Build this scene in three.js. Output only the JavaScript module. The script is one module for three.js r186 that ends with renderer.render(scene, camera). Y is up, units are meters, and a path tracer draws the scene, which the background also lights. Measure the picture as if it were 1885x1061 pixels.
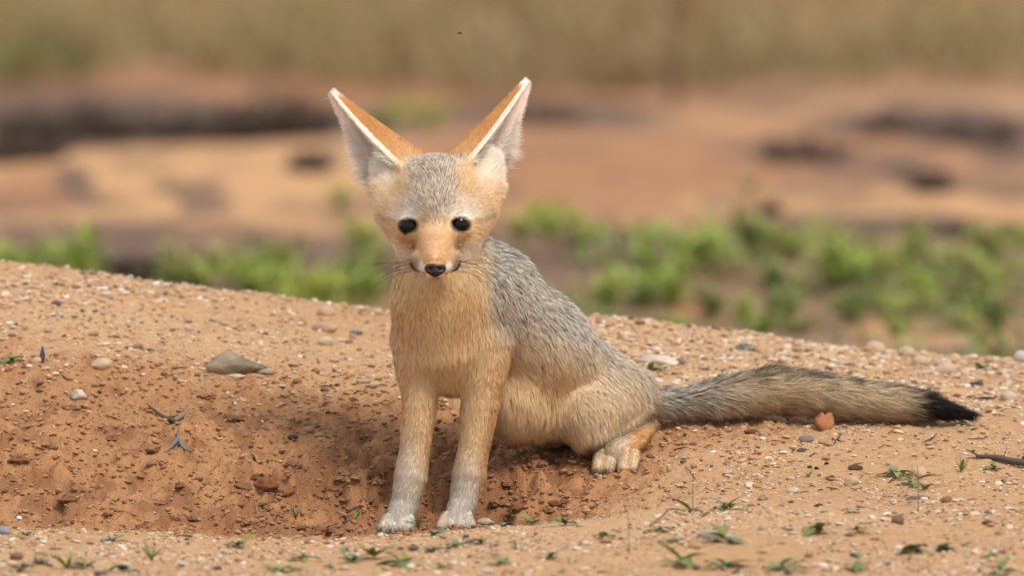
import * as THREE from 'three';
import { mergeGeometries } from 'three/addons/utils/BufferGeometryUtils.js';

// ------------------------------------------------------------------ camera, sky, sun, exposure
const scene = new THREE.Scene();
const S = 0.0004, DIST = 12.6, TILT = THREE.MathUtils.degToRad(4);
const CT = Math.cos(TILT), ST = Math.sin(TILT);
const TARGET = new THREE.Vector3(0, 0.14, 0);
const camera = new THREE.PerspectiveCamera(2 * Math.atan(0.2122 / DIST) * 180 / Math.PI, 1885 / 1061, 0.5, 1500);
camera.position.set(0, 0.14 + DIST * ST, DIST * CT);
camera.lookAt(TARGET);
camera.focus = 12.545;
camera.userData.fStop = 7.6;
scene.add(camera);

{
  const W = 256, Hh = 128, d = new Float32Array(W * Hh * 4);
  for (let j = 0; j < Hh; j++) {
    const e = ((j + 0.5) / Hh - 0.5) * Math.PI, up = Math.max(0, Math.sin(e)), t = Math.pow(1 - up, 2.2);
    for (let i = 0; i < W; i++) {
      const o = (j * W + i) * 4;
      const z = [0.62, 0.68, 0.8], h = [1.0, 0.97, 0.92], g = [0.34, 0.24, 0.16];
      for (let c = 0; c < 3; c++) d[o + c] = e > 0 ? z[c] * (1 - t) + h[c] * t : g[c];
      d[o + 3] = 1;
    }
  }
  const sky = new THREE.DataTexture(d, W, Hh, THREE.RGBAFormat, THREE.FloatType);
  sky.mapping = THREE.EquirectangularReflectionMapping;
  sky.magFilter = sky.minFilter = THREE.LinearFilter;
  sky.needsUpdate = true;
  scene.background = sky;
  scene.environment = sky;
  scene.backgroundIntensity = scene.environmentIntensity = 0.82;
}
const sun = new THREE.DirectionalLight(new THREE.Color(1, 0.92, 0.8), 2.1);
sun.position.set(2.0, 4.2, 2.2);
sun.target.position.set(0, 0, 0);
sun.castShadow = true;
sun.shadow.radius = 36;
sun.shadow.mapSize.set(4096, 4096);
Object.assign(sun.shadow.camera, { left: -1.5, right: 1.5, top: 1.5, bottom: -1.5, near: 0.1, far: 15 });
scene.add(sun, sun.target);

const renderer = new THREE.WebGLRenderer({ antialias: true });
renderer.toneMapping = THREE.LinearToneMapping;
renderer.toneMappingExposure = 1.6;
renderer.shadowMap.enabled = true;

// ------------------------------------------------------------------ helpers
let seed = 12345;
const rnd = () => { seed = (seed + 0x6D2B79F5) | 0; let t = Math.imul(seed ^ (seed >>> 15), 1 | seed); t = (t + Math.imul(t ^ (t >>> 7), 61 | t)) ^ t; return ((t ^ (t >>> 14)) >>> 0) / 4294967296; };
const rr = (a, b) => a + (b - a) * rnd();
const gauss = () => (rnd() + rnd() + rnd() - 1.5) * 1.15;
const clamp = (x, a, b) => x < a ? a : x > b ? b : x;
const sst = (a, b, x) => { const t = clamp((x - a) / (b - a), 0, 1); return t * t * (3 - 2 * t); };
const mix = (a, b, t) => a + (b - a) * t;
const mix3 = (a, b, t) => [a[0] + (b[0] - a[0]) * t, a[1] + (b[1] - a[1]) * t, a[2] + (b[2] - a[2]) * t];
const lin = (c) => { c /= 255; return c <= 0.04045 ? c / 12.92 : Math.pow((c + 0.055) / 1.055, 2.4); };
const ALB = 0.62;                                                    // sunlit picture value -> base colour
const A = (r, g, b, k = ALB) => [lin(r) * k, lin(g) * k, lin(b) * k];
const hash3 = (x, y, z) => { let h = (Math.imul(x, 374761393) + Math.imul(y, 668265263) + Math.imul(z, 2147483647 ^ 0x5bd1e995)) | 0; h = Math.imul(h ^ (h >>> 13), 1274126177); h ^= h >>> 16; return (h >>> 0) / 4294967296; };
function vnoise(x, y, z) {
  const ix = Math.floor(x), iy = Math.floor(y), iz = Math.floor(z);
  let fx = x - ix, fy = y - iy, fz = z - iz;
  fx = fx * fx * fx * (fx * (fx * 6 - 15) + 10); fy = fy * fy * fy * (fy * (fy * 6 - 15) + 10); fz = fz * fz * fz * (fz * (fz * 6 - 15) + 10);
  const l = (a, b, t) => a + (b - a) * t;
  return l(l(l(hash3(ix, iy, iz), hash3(ix + 1, iy, iz), fx), l(hash3(ix, iy + 1, iz), hash3(ix + 1, iy + 1, iz), fx), fy),
    l(l(hash3(ix, iy, iz + 1), hash3(ix + 1, iy, iz + 1), fx), l(hash3(ix, iy + 1, iz + 1), hash3(ix + 1, iy + 1, iz + 1), fx), fy), fz);
}
const fbm = (x, y, z, o = 4) => { let s = 0, a = 0.5, n = 0; for (let i = 0; i < o; i++) { s += a * vnoise(x, y, z); n += a; a *= 0.5; x = x * 2.03 + 7.1; y = y * 2.03 + 3.7; z = z * 2.03 + 1.3; } return s / n; };

const used = new Map();
function numbered(name) { const n = used.get(name) ?? 0; used.set(name, n + 1); return n ? `${name}_${String(n).padStart(3, '0')}` : name; }
function tag(o, label, category, group) { o.userData.label = label; o.userData.category = category; if (group) o.userData.group = group; return o; }
function shadows(o) { o.traverse((m) => { if (m.isMesh) { m.castShadow = true; m.receiveShadow = true; } }); return o; }
function put(o, name) { o.name = numbered(name); scene.add(shadows(o)); return o; }
function part(name, geometry, material, parent) { const m = new THREE.Mesh(geometry, material); m.name = name; m.castShadow = m.receiveShadow = true; parent.add(m); return m; }

// a photograph reading (column, row) met at world depth z
function ray(u, v) {
  const bx = (u - 942.5) * S, b = (530.5 - v) * S;
  return new THREE.Vector3(bx, 0.14 + b * CT, -b * ST).sub(camera.position);
}
function J(u, v, z) { const r = ray(u, v); return camera.position.clone().addScaledVector(r, (z - camera.position.z) / r.z); }

// ------------------------------------------------------------------ the ground as a height field
const COLS = [-350, 0, 300, 550, 750, 900, 1130, 1300, 1600, 1885, 2250];
const ROWS = [
  [-0.42, [440, 482, 522, 552, 576, 579, 582, 602, 640, 664, 690]],
  [-0.27, [545, 572, 606, 628, 645, 648, 655, 668, 690, 712, 725]],
  [-0.13, [660, 668, 680, 690, 700, 706, 728, 740, 752, 758, 768]],
  [-0.07, [728, 735, 742, 748, 758, 768, 778, 780, 779, 782, 788]],
  [0.04, [812, 822, 838, 858, 876, 880, 869, 838, 832, 835, 838]],
  [0.09, [885, 895, 915, 945, 974, 972, 915, 870, 862, 865, 868]],
  [0.15, [955, 962, 975, 998, 1006, 1000, 946, 902, 893, 896, 899]],
  [0.26, [978, 984, 990, 998, 988, 975, 955, 936, 930, 932, 936]],
  [0.62, [1078, 1078, 1079, 1080, 1079, 1077, 1074, 1072, 1070, 1070, 1072]],
  [0.95, [1190, 1190, 1190, 1190, 1190, 1190, 1190, 1190, 1190, 1190, 1190]],
];
const COLX = COLS.map((u) => (u - 942.5) * S);
const TABLE = ROWS.map(([z, r]) => r.map((v, i) => J(COLS[i], v, z).y));
const ROWZ = ROWS.map((r) => r[0]);
function spline(xs, ys, x) {
  const n = xs.length;
  if (x <= xs[0]) return ys[0]; if (x >= xs[n - 1]) return ys[n - 1];
  let i = 0; while (x > xs[i + 1]) i++;
  const h = xs[i + 1] - xs[i], t = (x - xs[i]) / h, d = (ys[i + 1] - ys[i]) / h;
  const tang = (k) => { if (k <= 0 || k >= n - 1) return 0; const a = (ys[k] - ys[k - 1]) / (xs[k] - xs[k - 1]), b = (ys[k + 1] - ys[k]) / (xs[k + 1] - xs[k]); return a * b <= 0 ? (a + b) * 0.25 : 2 * a * b / (a + b); };
  const m0 = i === 0 ? d : tang(i), m1 = i + 1 === n - 1 ? d : tang(i + 1), t2 = t * t, t3 = t2 * t;
  return (2 * t3 - 3 * t2 + 1) * ys[i] + (t3 - 2 * t2 + t) * h * m0 + (-2 * t3 + 3 * t2) * ys[i + 1] + (t3 - t2) * h * m1;
}
const FAR_Y = -0.045;
function tableAt(table, x, z) { const col = ROWZ.map((_, k) => spline(COLX, table[k], x)); return spline(ROWZ, col, z); }
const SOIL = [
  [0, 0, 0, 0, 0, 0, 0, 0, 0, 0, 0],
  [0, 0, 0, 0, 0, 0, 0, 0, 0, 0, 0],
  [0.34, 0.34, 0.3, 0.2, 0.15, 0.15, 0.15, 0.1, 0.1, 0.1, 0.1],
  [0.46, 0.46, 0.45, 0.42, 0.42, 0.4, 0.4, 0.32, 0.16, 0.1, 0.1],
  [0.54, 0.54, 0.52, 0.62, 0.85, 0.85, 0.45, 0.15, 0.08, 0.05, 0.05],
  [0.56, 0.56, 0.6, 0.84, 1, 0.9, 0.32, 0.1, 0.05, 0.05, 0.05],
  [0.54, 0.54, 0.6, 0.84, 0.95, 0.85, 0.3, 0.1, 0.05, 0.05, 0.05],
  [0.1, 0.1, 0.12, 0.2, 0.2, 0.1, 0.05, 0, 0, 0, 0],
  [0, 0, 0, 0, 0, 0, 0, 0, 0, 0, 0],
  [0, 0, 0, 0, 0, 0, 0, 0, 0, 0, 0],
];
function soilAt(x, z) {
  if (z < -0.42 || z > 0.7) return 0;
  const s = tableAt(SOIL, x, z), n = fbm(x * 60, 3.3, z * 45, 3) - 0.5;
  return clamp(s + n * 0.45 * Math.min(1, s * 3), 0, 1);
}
function baseH(x, z) {
  let y = tableAt(TABLE, x, z);
  if (z < -0.42) {                                                   // the back of the mound, then the plain
    const t = sst(-0.40, -0.85, z), back = FAR_Y + 0.02 * (fbm(x * 1.3, 9, z * 1.3, 3) - 0.5) * 2;
    y = mix(y + (z + 0.42) * -0.02, back, t);
    if (z < -0.85) y = back;
    if (z < -0.85) {
      const ridge = (x0, z0, rx, rz, h) => h * Math.exp(-(((x - x0) / rx) ** 2)) * Math.exp(-(((z - z0 - 0.12 * Math.sin(x * 4)) / rz) ** 2));
      y += ridge(-0.3, -3.9, 0.5, 0.5, 0.018) + ridge(0.35, -4.1, 0.75, 0.6, 0.016);
    }
  }
  if (z > 0.95) y = mix(y, -0.16, sst(0.95, 3, z));
  const ax = Math.abs(x);
  if (z > -0.85 && ax > 0.55) y = mix(y, FAR_Y + 0.01, sst(0.55, 1.3, ax) * sst(1.5, 0.5, z));
  return y;
}
function H(x, z, fine = true) {
  let y = baseH(x, z);
  const near = sst(-1.0, -0.5, z) * sst(1.2, 0.6, z) * sst(0.9, 0.55, Math.abs(x));
  if (near > 0) {
    const s = soilAt(x, z);
    y += near * (0.006 * (fbm(x * 16, 1.5, z * 16, 3) - 0.5) + 0.0022 * (fbm(x * 120, 8.5, z * 90, 2) - 0.5) + 0.0012 * (vnoise(x * 260, 8.5, z * 220) - 0.5));
    if (s > 0.05) {
      const a = fbm(x * 75 + 3 * fbm(x * 20, 2, z * 20, 2), 0.5, z * 60, 3), b = Math.abs(vnoise(x * 170, 4.5, z * 140) - 0.5) * 2, c = vnoise(x * 330, 6.5, z * 280);
      y += near * Math.min(1, s * 1.3) * (0.025 * (a - 0.5) + 0.0055 * (0.4 - b) + 0.0036 * (c - 0.5) + 0.0026 * (vnoise(x * 520, 2.5, z * 430) - 0.5));
      // claw scrapes running down the wall of the hollow, left of the forelegs
      const du = (x + 0.145) / 0.075, dz = (z - 0.07) / 0.075, m = Math.exp(-du * du - dz * dz);
      if (m > 0.02) { const p = (x * 0.62 - (z - 0.04) * -0.55) * 95 + 1.4 * vnoise(x * 40, 1, z * 40); y += near * m * 0.0065 * (Math.abs((p - Math.floor(p)) - 0.5) * 2 - 0.5); }
    }
  } else if (z < -0.85) y += 0.012 * (fbm(x * 6, 5, z * 6, 4) - 0.5);
  return y;
}
function at(u, v) {                                                  // where the sight line of (u, v) meets the ground
  const r = ray(u, v), o = camera.position;
  let z = 1.2, prev = null;
  const f = (zz) => { const t = (zz - o.z) / r.z; return o.y + r.y * t - baseH(o.x + r.x * t, zz); };
  let step = 0.004;
  while (z > -40) { const d = f(z); if (d <= 0) break; prev = z; z -= z < -1 ? 0.02 : step; }
  let a = prev ?? z + step, b = z;
  for (let i = 0; i < 18; i++) { const m = (a + b) / 2; if (f(m) > 0) a = m; else b = m; }
  const t = (b - o.z) / r.z, x = o.x + r.x * t;
  return new THREE.Vector3(x, H(x, b), b);
}
// patches of litter, leaf mould and redder sand on the plain behind: [u, v, half width, half height, colour, strength]
const LITTER = A(108, 82, 66), RED = A(200, 140, 92), PALE = A(234, 178, 120), STRAW = A(196, 158, 106), OLIVE = A(132, 122, 66), DARK = A(78, 60, 50);
const PATCHES = [
  [150, 30, 1400, 62, STRAW, 1], [1000, 20, 1500, 60, STRAW, 1], [1500, 40, 900, 50, STRAW, 0.9],
  [100, 118, 260, 22, OLIVE, 0.8], [760, 118, 300, 26, OLIVE, 0.75], [1250, 118, 420, 24, OLIVE, 0.6],
  [300, 165, 500, 26, RED, 0.8], [650, 172, 220, 26, RED, 0.8], [1100, 170, 300, 22, RED, 0.7],
  [90, 210, 240, 44, LITTER, 0.9], [330, 200, 150, 30, LITTER, 0.8], [510, 216, 170, 42, LITTER, 1], [250, 250, 240, 18, DARK, 0.8], [60, 305, 150, 36, LITTER, 0.95], [600, 235, 120, 30, LITTER, 0.8], [150, 275, 120, 18, LITTER, 0.8],
  [330, 350, 420, 72, PALE, 1], [560, 330, 180, 60, PALE, 0.9], [60, 385, 110, 30, RED, 0.9],
  [160, 380, 34, 24, LITTER, 0.8], [350, 395, 45, 26, LITTER, 0.75], [560, 325, 40, 26, LITTER, 0.7], [295, 345, 40, 18, LITTER, 0.45],
  [1050, 330, 300, 100, RED, 1], [1350, 300, 480, 90, RED, 0.9], [1250, 230, 260, 30, PALE, 0.4],
  [1010, 195, 220, 22, LITTER, 0.8], [1150, 225, 120, 20, LITTER, 0.55], [1480, 310, 120, 34, LITTER, 0.6], [1640, 235, 150, 26, LITTER, 0.85], [1800, 255, 140, 34, LITTER, 0.85], [1860, 310, 60, 20, DARK, 0.6],
  [1710, 360, 60, 26, DARK, 0.8], [1600, 330, 100, 26, LITTER, 0.5], [1560, 395, 260, 20, PALE, 0.9], [1780, 405, 160, 16, PALE, 0.8], [1330, 405, 40, 20, PALE, 0.8],
  [1420, 410, 26, 14, DARK, 0.9], [1700, 440, 200, 18, DARK, 0.75], [1110, 470, 160, 26, LITTER, 0.8],
  [350, 490, 800, 50, LITTER, 0.75], [350, 525, 260, 12, DARK, 0.9], [1500, 540, 700, 60, LITTER, 0.6], [1250, 560, 60, 18, RED, 0.9], [1800, 590, 180, 16, RED, 0.8], [1640, 580, 90, 10, PALE, 0.7],
].map(([u, v, ru, rv, c, k]) => {
  const far = (uu, vv) => { const r = ray(uu, vv), t = (FAR_Y - camera.position.y) / r.y; return camera.position.clone().addScaledVector(r, t); };
  const m = far(u, v), e = far(u + ru, v), n = far(u, v - rv), f = far(u, v + rv);
  return { x: m.x, z: (n.z + f.z) / 2, rx: e.x - m.x, rz: (f.z - n.z) / 2, c, k };
});
function groundColor(x, z) {
  const g1 = fbm(x * 9, 2, z * 9, 4), g2 = vnoise(x * 260, 7, z * 220);
  if (z < -0.62) {
    let c = mix3(A(200, 148, 102), A(218, 166, 118), fbm(x * 4, 1, z * 4, 3));
    const wx = 0.10 * (fbm(x * 5, 11, z * 5, 3) - 0.5), wz = 0.25 * (fbm(x * 5, 17, z * 5, 3) - 0.5), spot = fbm(x * 26, 4, z * 18, 3);
    c = mix3(c, A(120, 88, 66), 0.65 * sst(0.54, 0.64, fbm(x * 8, 31, z * 3.4, 4)));
    for (const p of PATCHES) {
      const d = Math.hypot((x + wx - p.x) / p.rx, (z + wz - p.z) / p.rz);
      if (d < 1.5) c = mix3(c, p.c, p.k * sst(1.3, 0.85, d + (spot - 0.5) * 0.9));
    }
    return mix3(c, A(126, 92, 66), 0.5 * sst(0.58, 0.68, fbm(x * 15, 37, z * 6, 3)));
  }
  const s = soilAt(x, z);
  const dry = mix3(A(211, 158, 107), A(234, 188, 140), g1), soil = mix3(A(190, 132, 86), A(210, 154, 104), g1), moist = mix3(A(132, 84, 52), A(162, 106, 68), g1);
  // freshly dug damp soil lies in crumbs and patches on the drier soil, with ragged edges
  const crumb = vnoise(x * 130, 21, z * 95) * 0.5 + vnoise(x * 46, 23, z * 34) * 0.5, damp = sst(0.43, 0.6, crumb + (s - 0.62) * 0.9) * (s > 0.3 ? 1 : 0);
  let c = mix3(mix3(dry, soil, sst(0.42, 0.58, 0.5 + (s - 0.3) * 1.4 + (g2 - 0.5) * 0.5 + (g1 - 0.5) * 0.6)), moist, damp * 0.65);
  const k = 0.86 + 0.28 * g2;
  return [c[0] * k, c[1] * k, c[2] * k];
}
{
  const grow = (start, dir, step, f, end) => { const o = []; let p = start, s = step; while (Math.abs(p) < end) { s *= f; p += dir * s; o.push(p); } return o; };
  const xs = [], zs = [];
  for (let x = -0.43; x <= 0.4301; x += 0.002) xs.push(x);
  const X = [...grow(-0.43, -1, 0.002, 1.16, 600).reverse(), ...xs, ...grow(xs[xs.length - 1], 1, 0.002, 1.16, 600)];
  const back = []; { let z = -0.55, s = 0.003; while (z > -8) { s = Math.min(0.045, s * 1.05); z -= s; back.push(z); } let p = z, q = s; while (p > -900) { q *= 1.2; p -= q; back.push(p); } }
  for (let z = -0.55; z <= 0.66; z += 0.0025) zs.push(z);
  const Z = [...back.reverse(), ...zs, ...grow(0.66, 1, 0.003, 1.2, 60)];
  const nx = X.length, nz = Z.length, pos = new Float32Array(nx * nz * 3), col = new Float32Array(nx * nz * 3), uv = new Float32Array(nx * nz * 2), idx = new Uint32Array((nx - 1) * (nz - 1) * 6);
  for (let j = 0, o = 0; j < nz; j++) for (let i = 0; i < nx; i++, o++) {
    const x = X[i], z = Z[j];
    pos[o * 3] = x; pos[o * 3 + 1] = H(x, z); pos[o * 3 + 2] = z;
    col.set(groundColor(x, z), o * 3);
    uv[o * 2] = x / 0.11; uv[o * 2 + 1] = z / 0.11;
  }
  for (let j = 0, o = 0; j < nz - 1; j++) for (let i = 0; i < nx - 1; i++) {
    const a = j * nx + i, b = a + nx;
    idx[o++] = a; idx[o++] = b; idx[o++] = a + 1; idx[o++] = a + 1; idx[o++] = b; idx[o++] = b + 1;
  }
  const g = new THREE.BufferGeometry();
  g.setAttribute('position', new THREE.BufferAttribute(pos, 3));
  g.setAttribute('color', new THREE.BufferAttribute(col, 3));
  g.setAttribute('uv', new THREE.BufferAttribute(uv, 2));
  g.setIndex(new THREE.BufferAttribute(idx, 1));
  g.computeVertexNormals();
  // sand grain: a tile of 11 cm
  const N = 512, px = new Uint8Array(N * N * 4), bp = new Uint8Array(N * N * 4);
  const tn = (x, y, f, k) => { const p = f, X0 = x * f, Y0 = y * f, ix = Math.floor(X0), iy = Math.floor(Y0), w = (t) => t * t * (3 - 2 * t), fx = w(X0 - ix), fy = w(Y0 - iy), q = (a, b) => hash3(((a % p) + p) % p, ((b % p) + p) % p, k); return mix(mix(q(ix, iy), q(ix + 1, iy), fx), mix(q(ix, iy + 1), q(ix + 1, iy + 1), fx), fy); };
  for (let y = 0; y < N; y++) for (let x = 0; x < N; x++) {
    const o = (y * N + x) * 4, a = tn(x / N, y / N, 64, 1), b = tn(x / N, y / N, 128, 2), c = tn(x / N, y / N, 256, 3), d = tn(x / N, y / N, 24, 4);
    const t = 0.25 * a + 0.3 * b + 0.3 * c + 0.15 * d;
    let k = 0.72 + 0.5 * t; if (b > 0.86) k *= 0.8; if (c > 0.9) k *= 1.18;
    const s = clamp(Math.pow(clamp(k, 0, 1), 1 / 2.2), 0, 1) * 255;
    px[o] = s; px[o + 1] = s; px[o + 2] = s; px[o + 3] = 255;
    bp[o] = bp[o + 1] = bp[o + 2] = 255 * t; bp[o + 3] = 255;
  }
  const tex = (data, srgb) => { const t = new THREE.DataTexture(data, N, N); t.wrapS = t.wrapT = THREE.RepeatWrapping; t.magFilter = THREE.LinearFilter; t.minFilter = THREE.LinearMipmapLinearFilter; if (srgb) t.colorSpace = THREE.SRGBColorSpace; t.needsUpdate = true; return t; };
  const m = new THREE.MeshStandardMaterial({ vertexColors: true, map: tex(px, true), bumpMap: tex(bp, false), bumpScale: 0.002, roughness: 1 });
  const ground = new THREE.Mesh(g, m);
  ground.userData.kind = 'structure';
  put(ground, 'ground');
}

// ------------------------------------------------------------------ the fox
// body frame: u right, v down, n towards the front, in units of 0.4 mm
const FU = new THREE.Vector3(0, CT, -ST), FN = new THREE.Vector3(0, ST, CT);
const P = (u, v, n) => [(u - 942.5), (530.5 - v), n];                // local coordinates (units), y up
const toWorld = (p) => [p[0] * S, TARGET.y + (p[1] * CT + p[2] * ST) * S, (-p[1] * ST + p[2] * CT) * S];
const dirWorld = (p) => [p[0], p[1] * CT + p[2] * ST, -p[1] * ST + p[2] * CT];

const prims = [];
const cap = (tagName, a, ra, b, rb, k, flow) => {
  const A0 = P(...a), B0 = P(...(b ?? a));
  const d = [B0[0] - A0[0], B0[1] - A0[1], B0[2] - A0[2]], l = Math.hypot(...d) || 1;
  prims.push({ tag: tagName, a: A0, d, l2: l * l, one: !b, ra, rb: rb ?? ra, k, flow: flow ? [flow[0], -flow[1], flow[2]] : [d[0] / l, d[1] / l, d[2] / l] });
};
// torso
const SP = [0.62, 0.72, -0.3];
cap('torso', [895, 545, 120], 82, [985, 632, 40], 90, 0, SP);
cap('torso', [985, 632, 40], 90, [1090, 712, -60], 68, 30, SP);
cap('torso', [1090, 708, -60], 66, [1150, 722, -110], 50, 30, [0.75, 0.5, -0.4]);
cap('belly', [945, 734, 62], 66, [1008, 738, -4], 70, 30, [0.08, 1, 0.1]);
cap('chest', [818, 560, 165], 86, [828, 640, 158], 75, 30, [0.05, 1, 0.1]);
cap('chest', [826, 640, 158], 72, [835, 672, 150], 50, 26, [0.05, 1, 0.15]);
cap('shoulder', [772, 625, 155], 48, [776, 680, 150], 40, 22, [-0.05, 1, 0.1]);
cap('shoulder', [882, 630, 155], 52, [886, 680, 155], 42, 22, [0.08, 1, 0.1]);
cap('neck', [806, 440, 165], 72, [815, 560, 165], 82, 30, [0, 1, 0.05]);
cap('torso', [850, 480, 120], 60, [910, 530, 100], 74, 30, SP);
// haunch and hind foot
cap('thigh', [1132, 733, -36], 62, [1081, 770, 40], 51, 32, [0.45, 0.85, 0.1]);
cap('thigh', [1080, 772, 40], 48, [1088, 800, 50], 36, 20, [0.4, 0.9, 0.2]);
cap('thigh', [1140, 742, -45], 50, [1184, 764, -22], 20, 16, [0.5, 0.8, 0.1]);
cap('shank', [1086, 802, 48], 26, [1186, 778, -16], 15, 12, [0.5, 0.8, 0.1]);
cap('hindfoot', [1199, 783, -16], 12, [1172, 812, 22], 18, 8);
cap('hindfoot', [1172, 812, 22], 18, [1132, 834, 58], 26, 8);
for (const [a, b, r] of [[1103, 1100, 13], [1122, 1119, 13.5], [1148, 1146, 13], [1164, 1163, 11]]) cap('toe', [a + 3, 836, 64], r, [b, 862, 88], r - 2, 2.5, [-0.05, 1, 0.3]);
cap('thigh', [1050, 735, -120], 62, [1005, 765, -70], 42, 24, [0.2, 1, 0]);
cap('hindfoot', [1030, 790, -90], 20, [1022, 806, -50], 14, 10);
// forelegs
cap('foreleg', [776, 668, 158], 40, [774, 740, 168], 31, 16);
cap('foreleg', [774, 740, 168], 31, [765, 828, 176], 25, 1.5);
cap('foreleg', [765, 828, 176], 25, [758, 872, 181], 27, 1.5);
cap('foreleg', [758, 872, 181], 27, [748, 922, 184], 24.5, 1.5);
cap('paw', [748, 922, 184], 24.5, [734, 958, 198], 24, 2);
for (const [a, b] of [[716, 706], [727, 722], [741, 741], [753, 757]]) cap('paw', [a, 955, 206], 11.5, [b, 969, 222], 10.5, 4, [-0.3, 1, 0.4]);
cap('foreleg', [886, 668, 160], 44, [884, 740, 168], 34, 16);
cap('foreleg', [884, 740, 168], 34, [872, 828, 178], 26, 1.5);
cap('foreleg', [872, 828, 178], 26, [865, 868, 182], 28, 1.5);
cap('foreleg', [865, 868, 182], 28, [855, 918, 186], 24.5, 1.5);
cap('paw', [855, 918, 186], 24.5, [842, 954, 199], 24, 2);
for (const [a, b] of [[823, 814], [834, 830], [848, 849], [860, 865]]) cap('paw', [a, 951, 208], 11.5, [b, 966, 224], 10.5, 4, [-0.25, 1, 0.4]);
// tail
const TAIL = [[1150, 722, -105, 42], [1200, 739, -140, 27], [1255, 744, -168, 23], [1330, 733, -180, 29], [1420, 720, -180, 36], [1500, 726, -176, 33], [1580, 736, -172, 28], [1650, 743, -170, 25], [1705, 749, -168, 21], [1780, 765, -166, 5]];
for (let i = 0; i + 1 < TAIL.length; i++) { const [a, b, c, r] = TAIL[i], [d, e, f, q] = TAIL[i + 1]; cap('tail', [a, b, c], r, [d, e, f], q, i ? 1.5 : 24); }
// head
const HEADFLOW = 'head';
cap('head', [804, 366, 185], 80, null, 80, 26);
cap('head', [742, 388, 178], 46, [763, 436, 208], 37, 22);
cap('head', [865, 386, 178], 46, [846, 434, 208], 37, 22);
cap('head', [803, 392, 232], 52, null, 52, 18);
cap('head', [803, 462, 190], 55, null, 55, 22);
cap('head', [716, 352, 150], 27, [716, 314, 134], 24, 30);
cap('head', [736, 330, 150], 22, [724, 300, 138], 14, 22);
cap('head', [894, 350, 150], 27, [894, 308, 134], 24, 30);
cap('head', [866, 326, 150], 24, [880, 292, 140], 16, 22);
cap('muzzle', [803, 438, 255], 38, [803, 484, 334], 23, 14);
cap('muzzle', [803, 470, 255], 34, [803, 498, 326], 15, 12);
cap('muzzle', [789, 489, 326], 15, [776, 482, 296], 19, 10);
cap('muzzle', [817, 489, 326], 15, [830, 482, 296], 19, 10);
// ears: a blade folded to a deep scoop
const dot = (a, b) => a[0] * b[0] + a[1] * b[1] + a[2] * b[2];
const cross = (a, b) => [a[1] * b[2] - a[2] * b[1], a[2] * b[0] - a[0] * b[2], a[0] * b[1] - a[1] * b[0]];
const nrm = (a) => { const l = Math.hypot(...a) || 1; return [a[0] / l, a[1] / l, a[2] / l]; };
function ear(base, tip, side, phi, bend) {
  const b = P(...base), t = P(...tip), ax = [t[0] - b[0], t[1] - b[1], t[2] - b[2]], L = Math.hypot(...ax), a = nrm(ax);
  const e = nrm([side * Math.abs(a[1]), -Math.abs(a[0]), 0]);       // outward across the axis
  const fz = nrm(cross(e, a).map((x) => x * (cross(e, a)[2] > 0 ? 1 : -1)));
  const o = nrm([0, 1, 2].map((i) => Math.cos(phi) * e[i] + Math.sin(phi) * fz[i])), s = nrm([0, 1, 2].map((i) => -Math.sin(phi) * e[i] + Math.cos(phi) * fz[i]));
  return { b, a, L, o, s, e, bend };
}
const ears = [ear([730, 338, 150], [610, 173, 135], -1, 0.62, 5), ear([874, 334, 150], [975, 151, 135], 1, 0.72, 5)];
const earQ = { d: 1e9, g: 0, t: 0, o: 0, s: 0, w: 1, e: null };
function earDist(E, p, q) {
  const r = [p[0] - E.b[0], p[1] - E.b[1], p[2] - E.b[2]], l = dot(r, E.a), t = l / E.L;
  const tc = clamp(t, -0.2, 1), f = t < 0 ? 1.71 + t * 1.5 : 1.62 * Math.pow(Math.max(0, 1 - tc), 0.9) + 0.09;
  const w = 26 * f, dep = 54 * f;
  const bow = E.bend * Math.sin(Math.PI * clamp(t, 0, 1)), o = dot(r, E.o) - bow, s = dot(r, E.s);
  const g0 = o + dep * (1 - (s / w) * (s / w)), grad = Math.sqrt(1 + Math.pow(2 * dep * s / (w * w), 2));
  const g = g0 / Math.min(grad, 3.2);
  const th = mix(4, 3.5, clamp(t, 0, 1));
  let d = Math.abs(g) - th;
  d = -smin(-d, -(o - (2 + 3 * Math.sin(3 * t))), 5); d = Math.max(d, (Math.abs(s) - w - 3), (l - E.L), -(l + 0.3 * E.L));
  if (q && d < q.d) { q.d = d; q.g = g; q.t = t; q.o = o; q.s = s; q.w = w; q.e = E; q.dep = dep; }
  return d;
}
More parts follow.
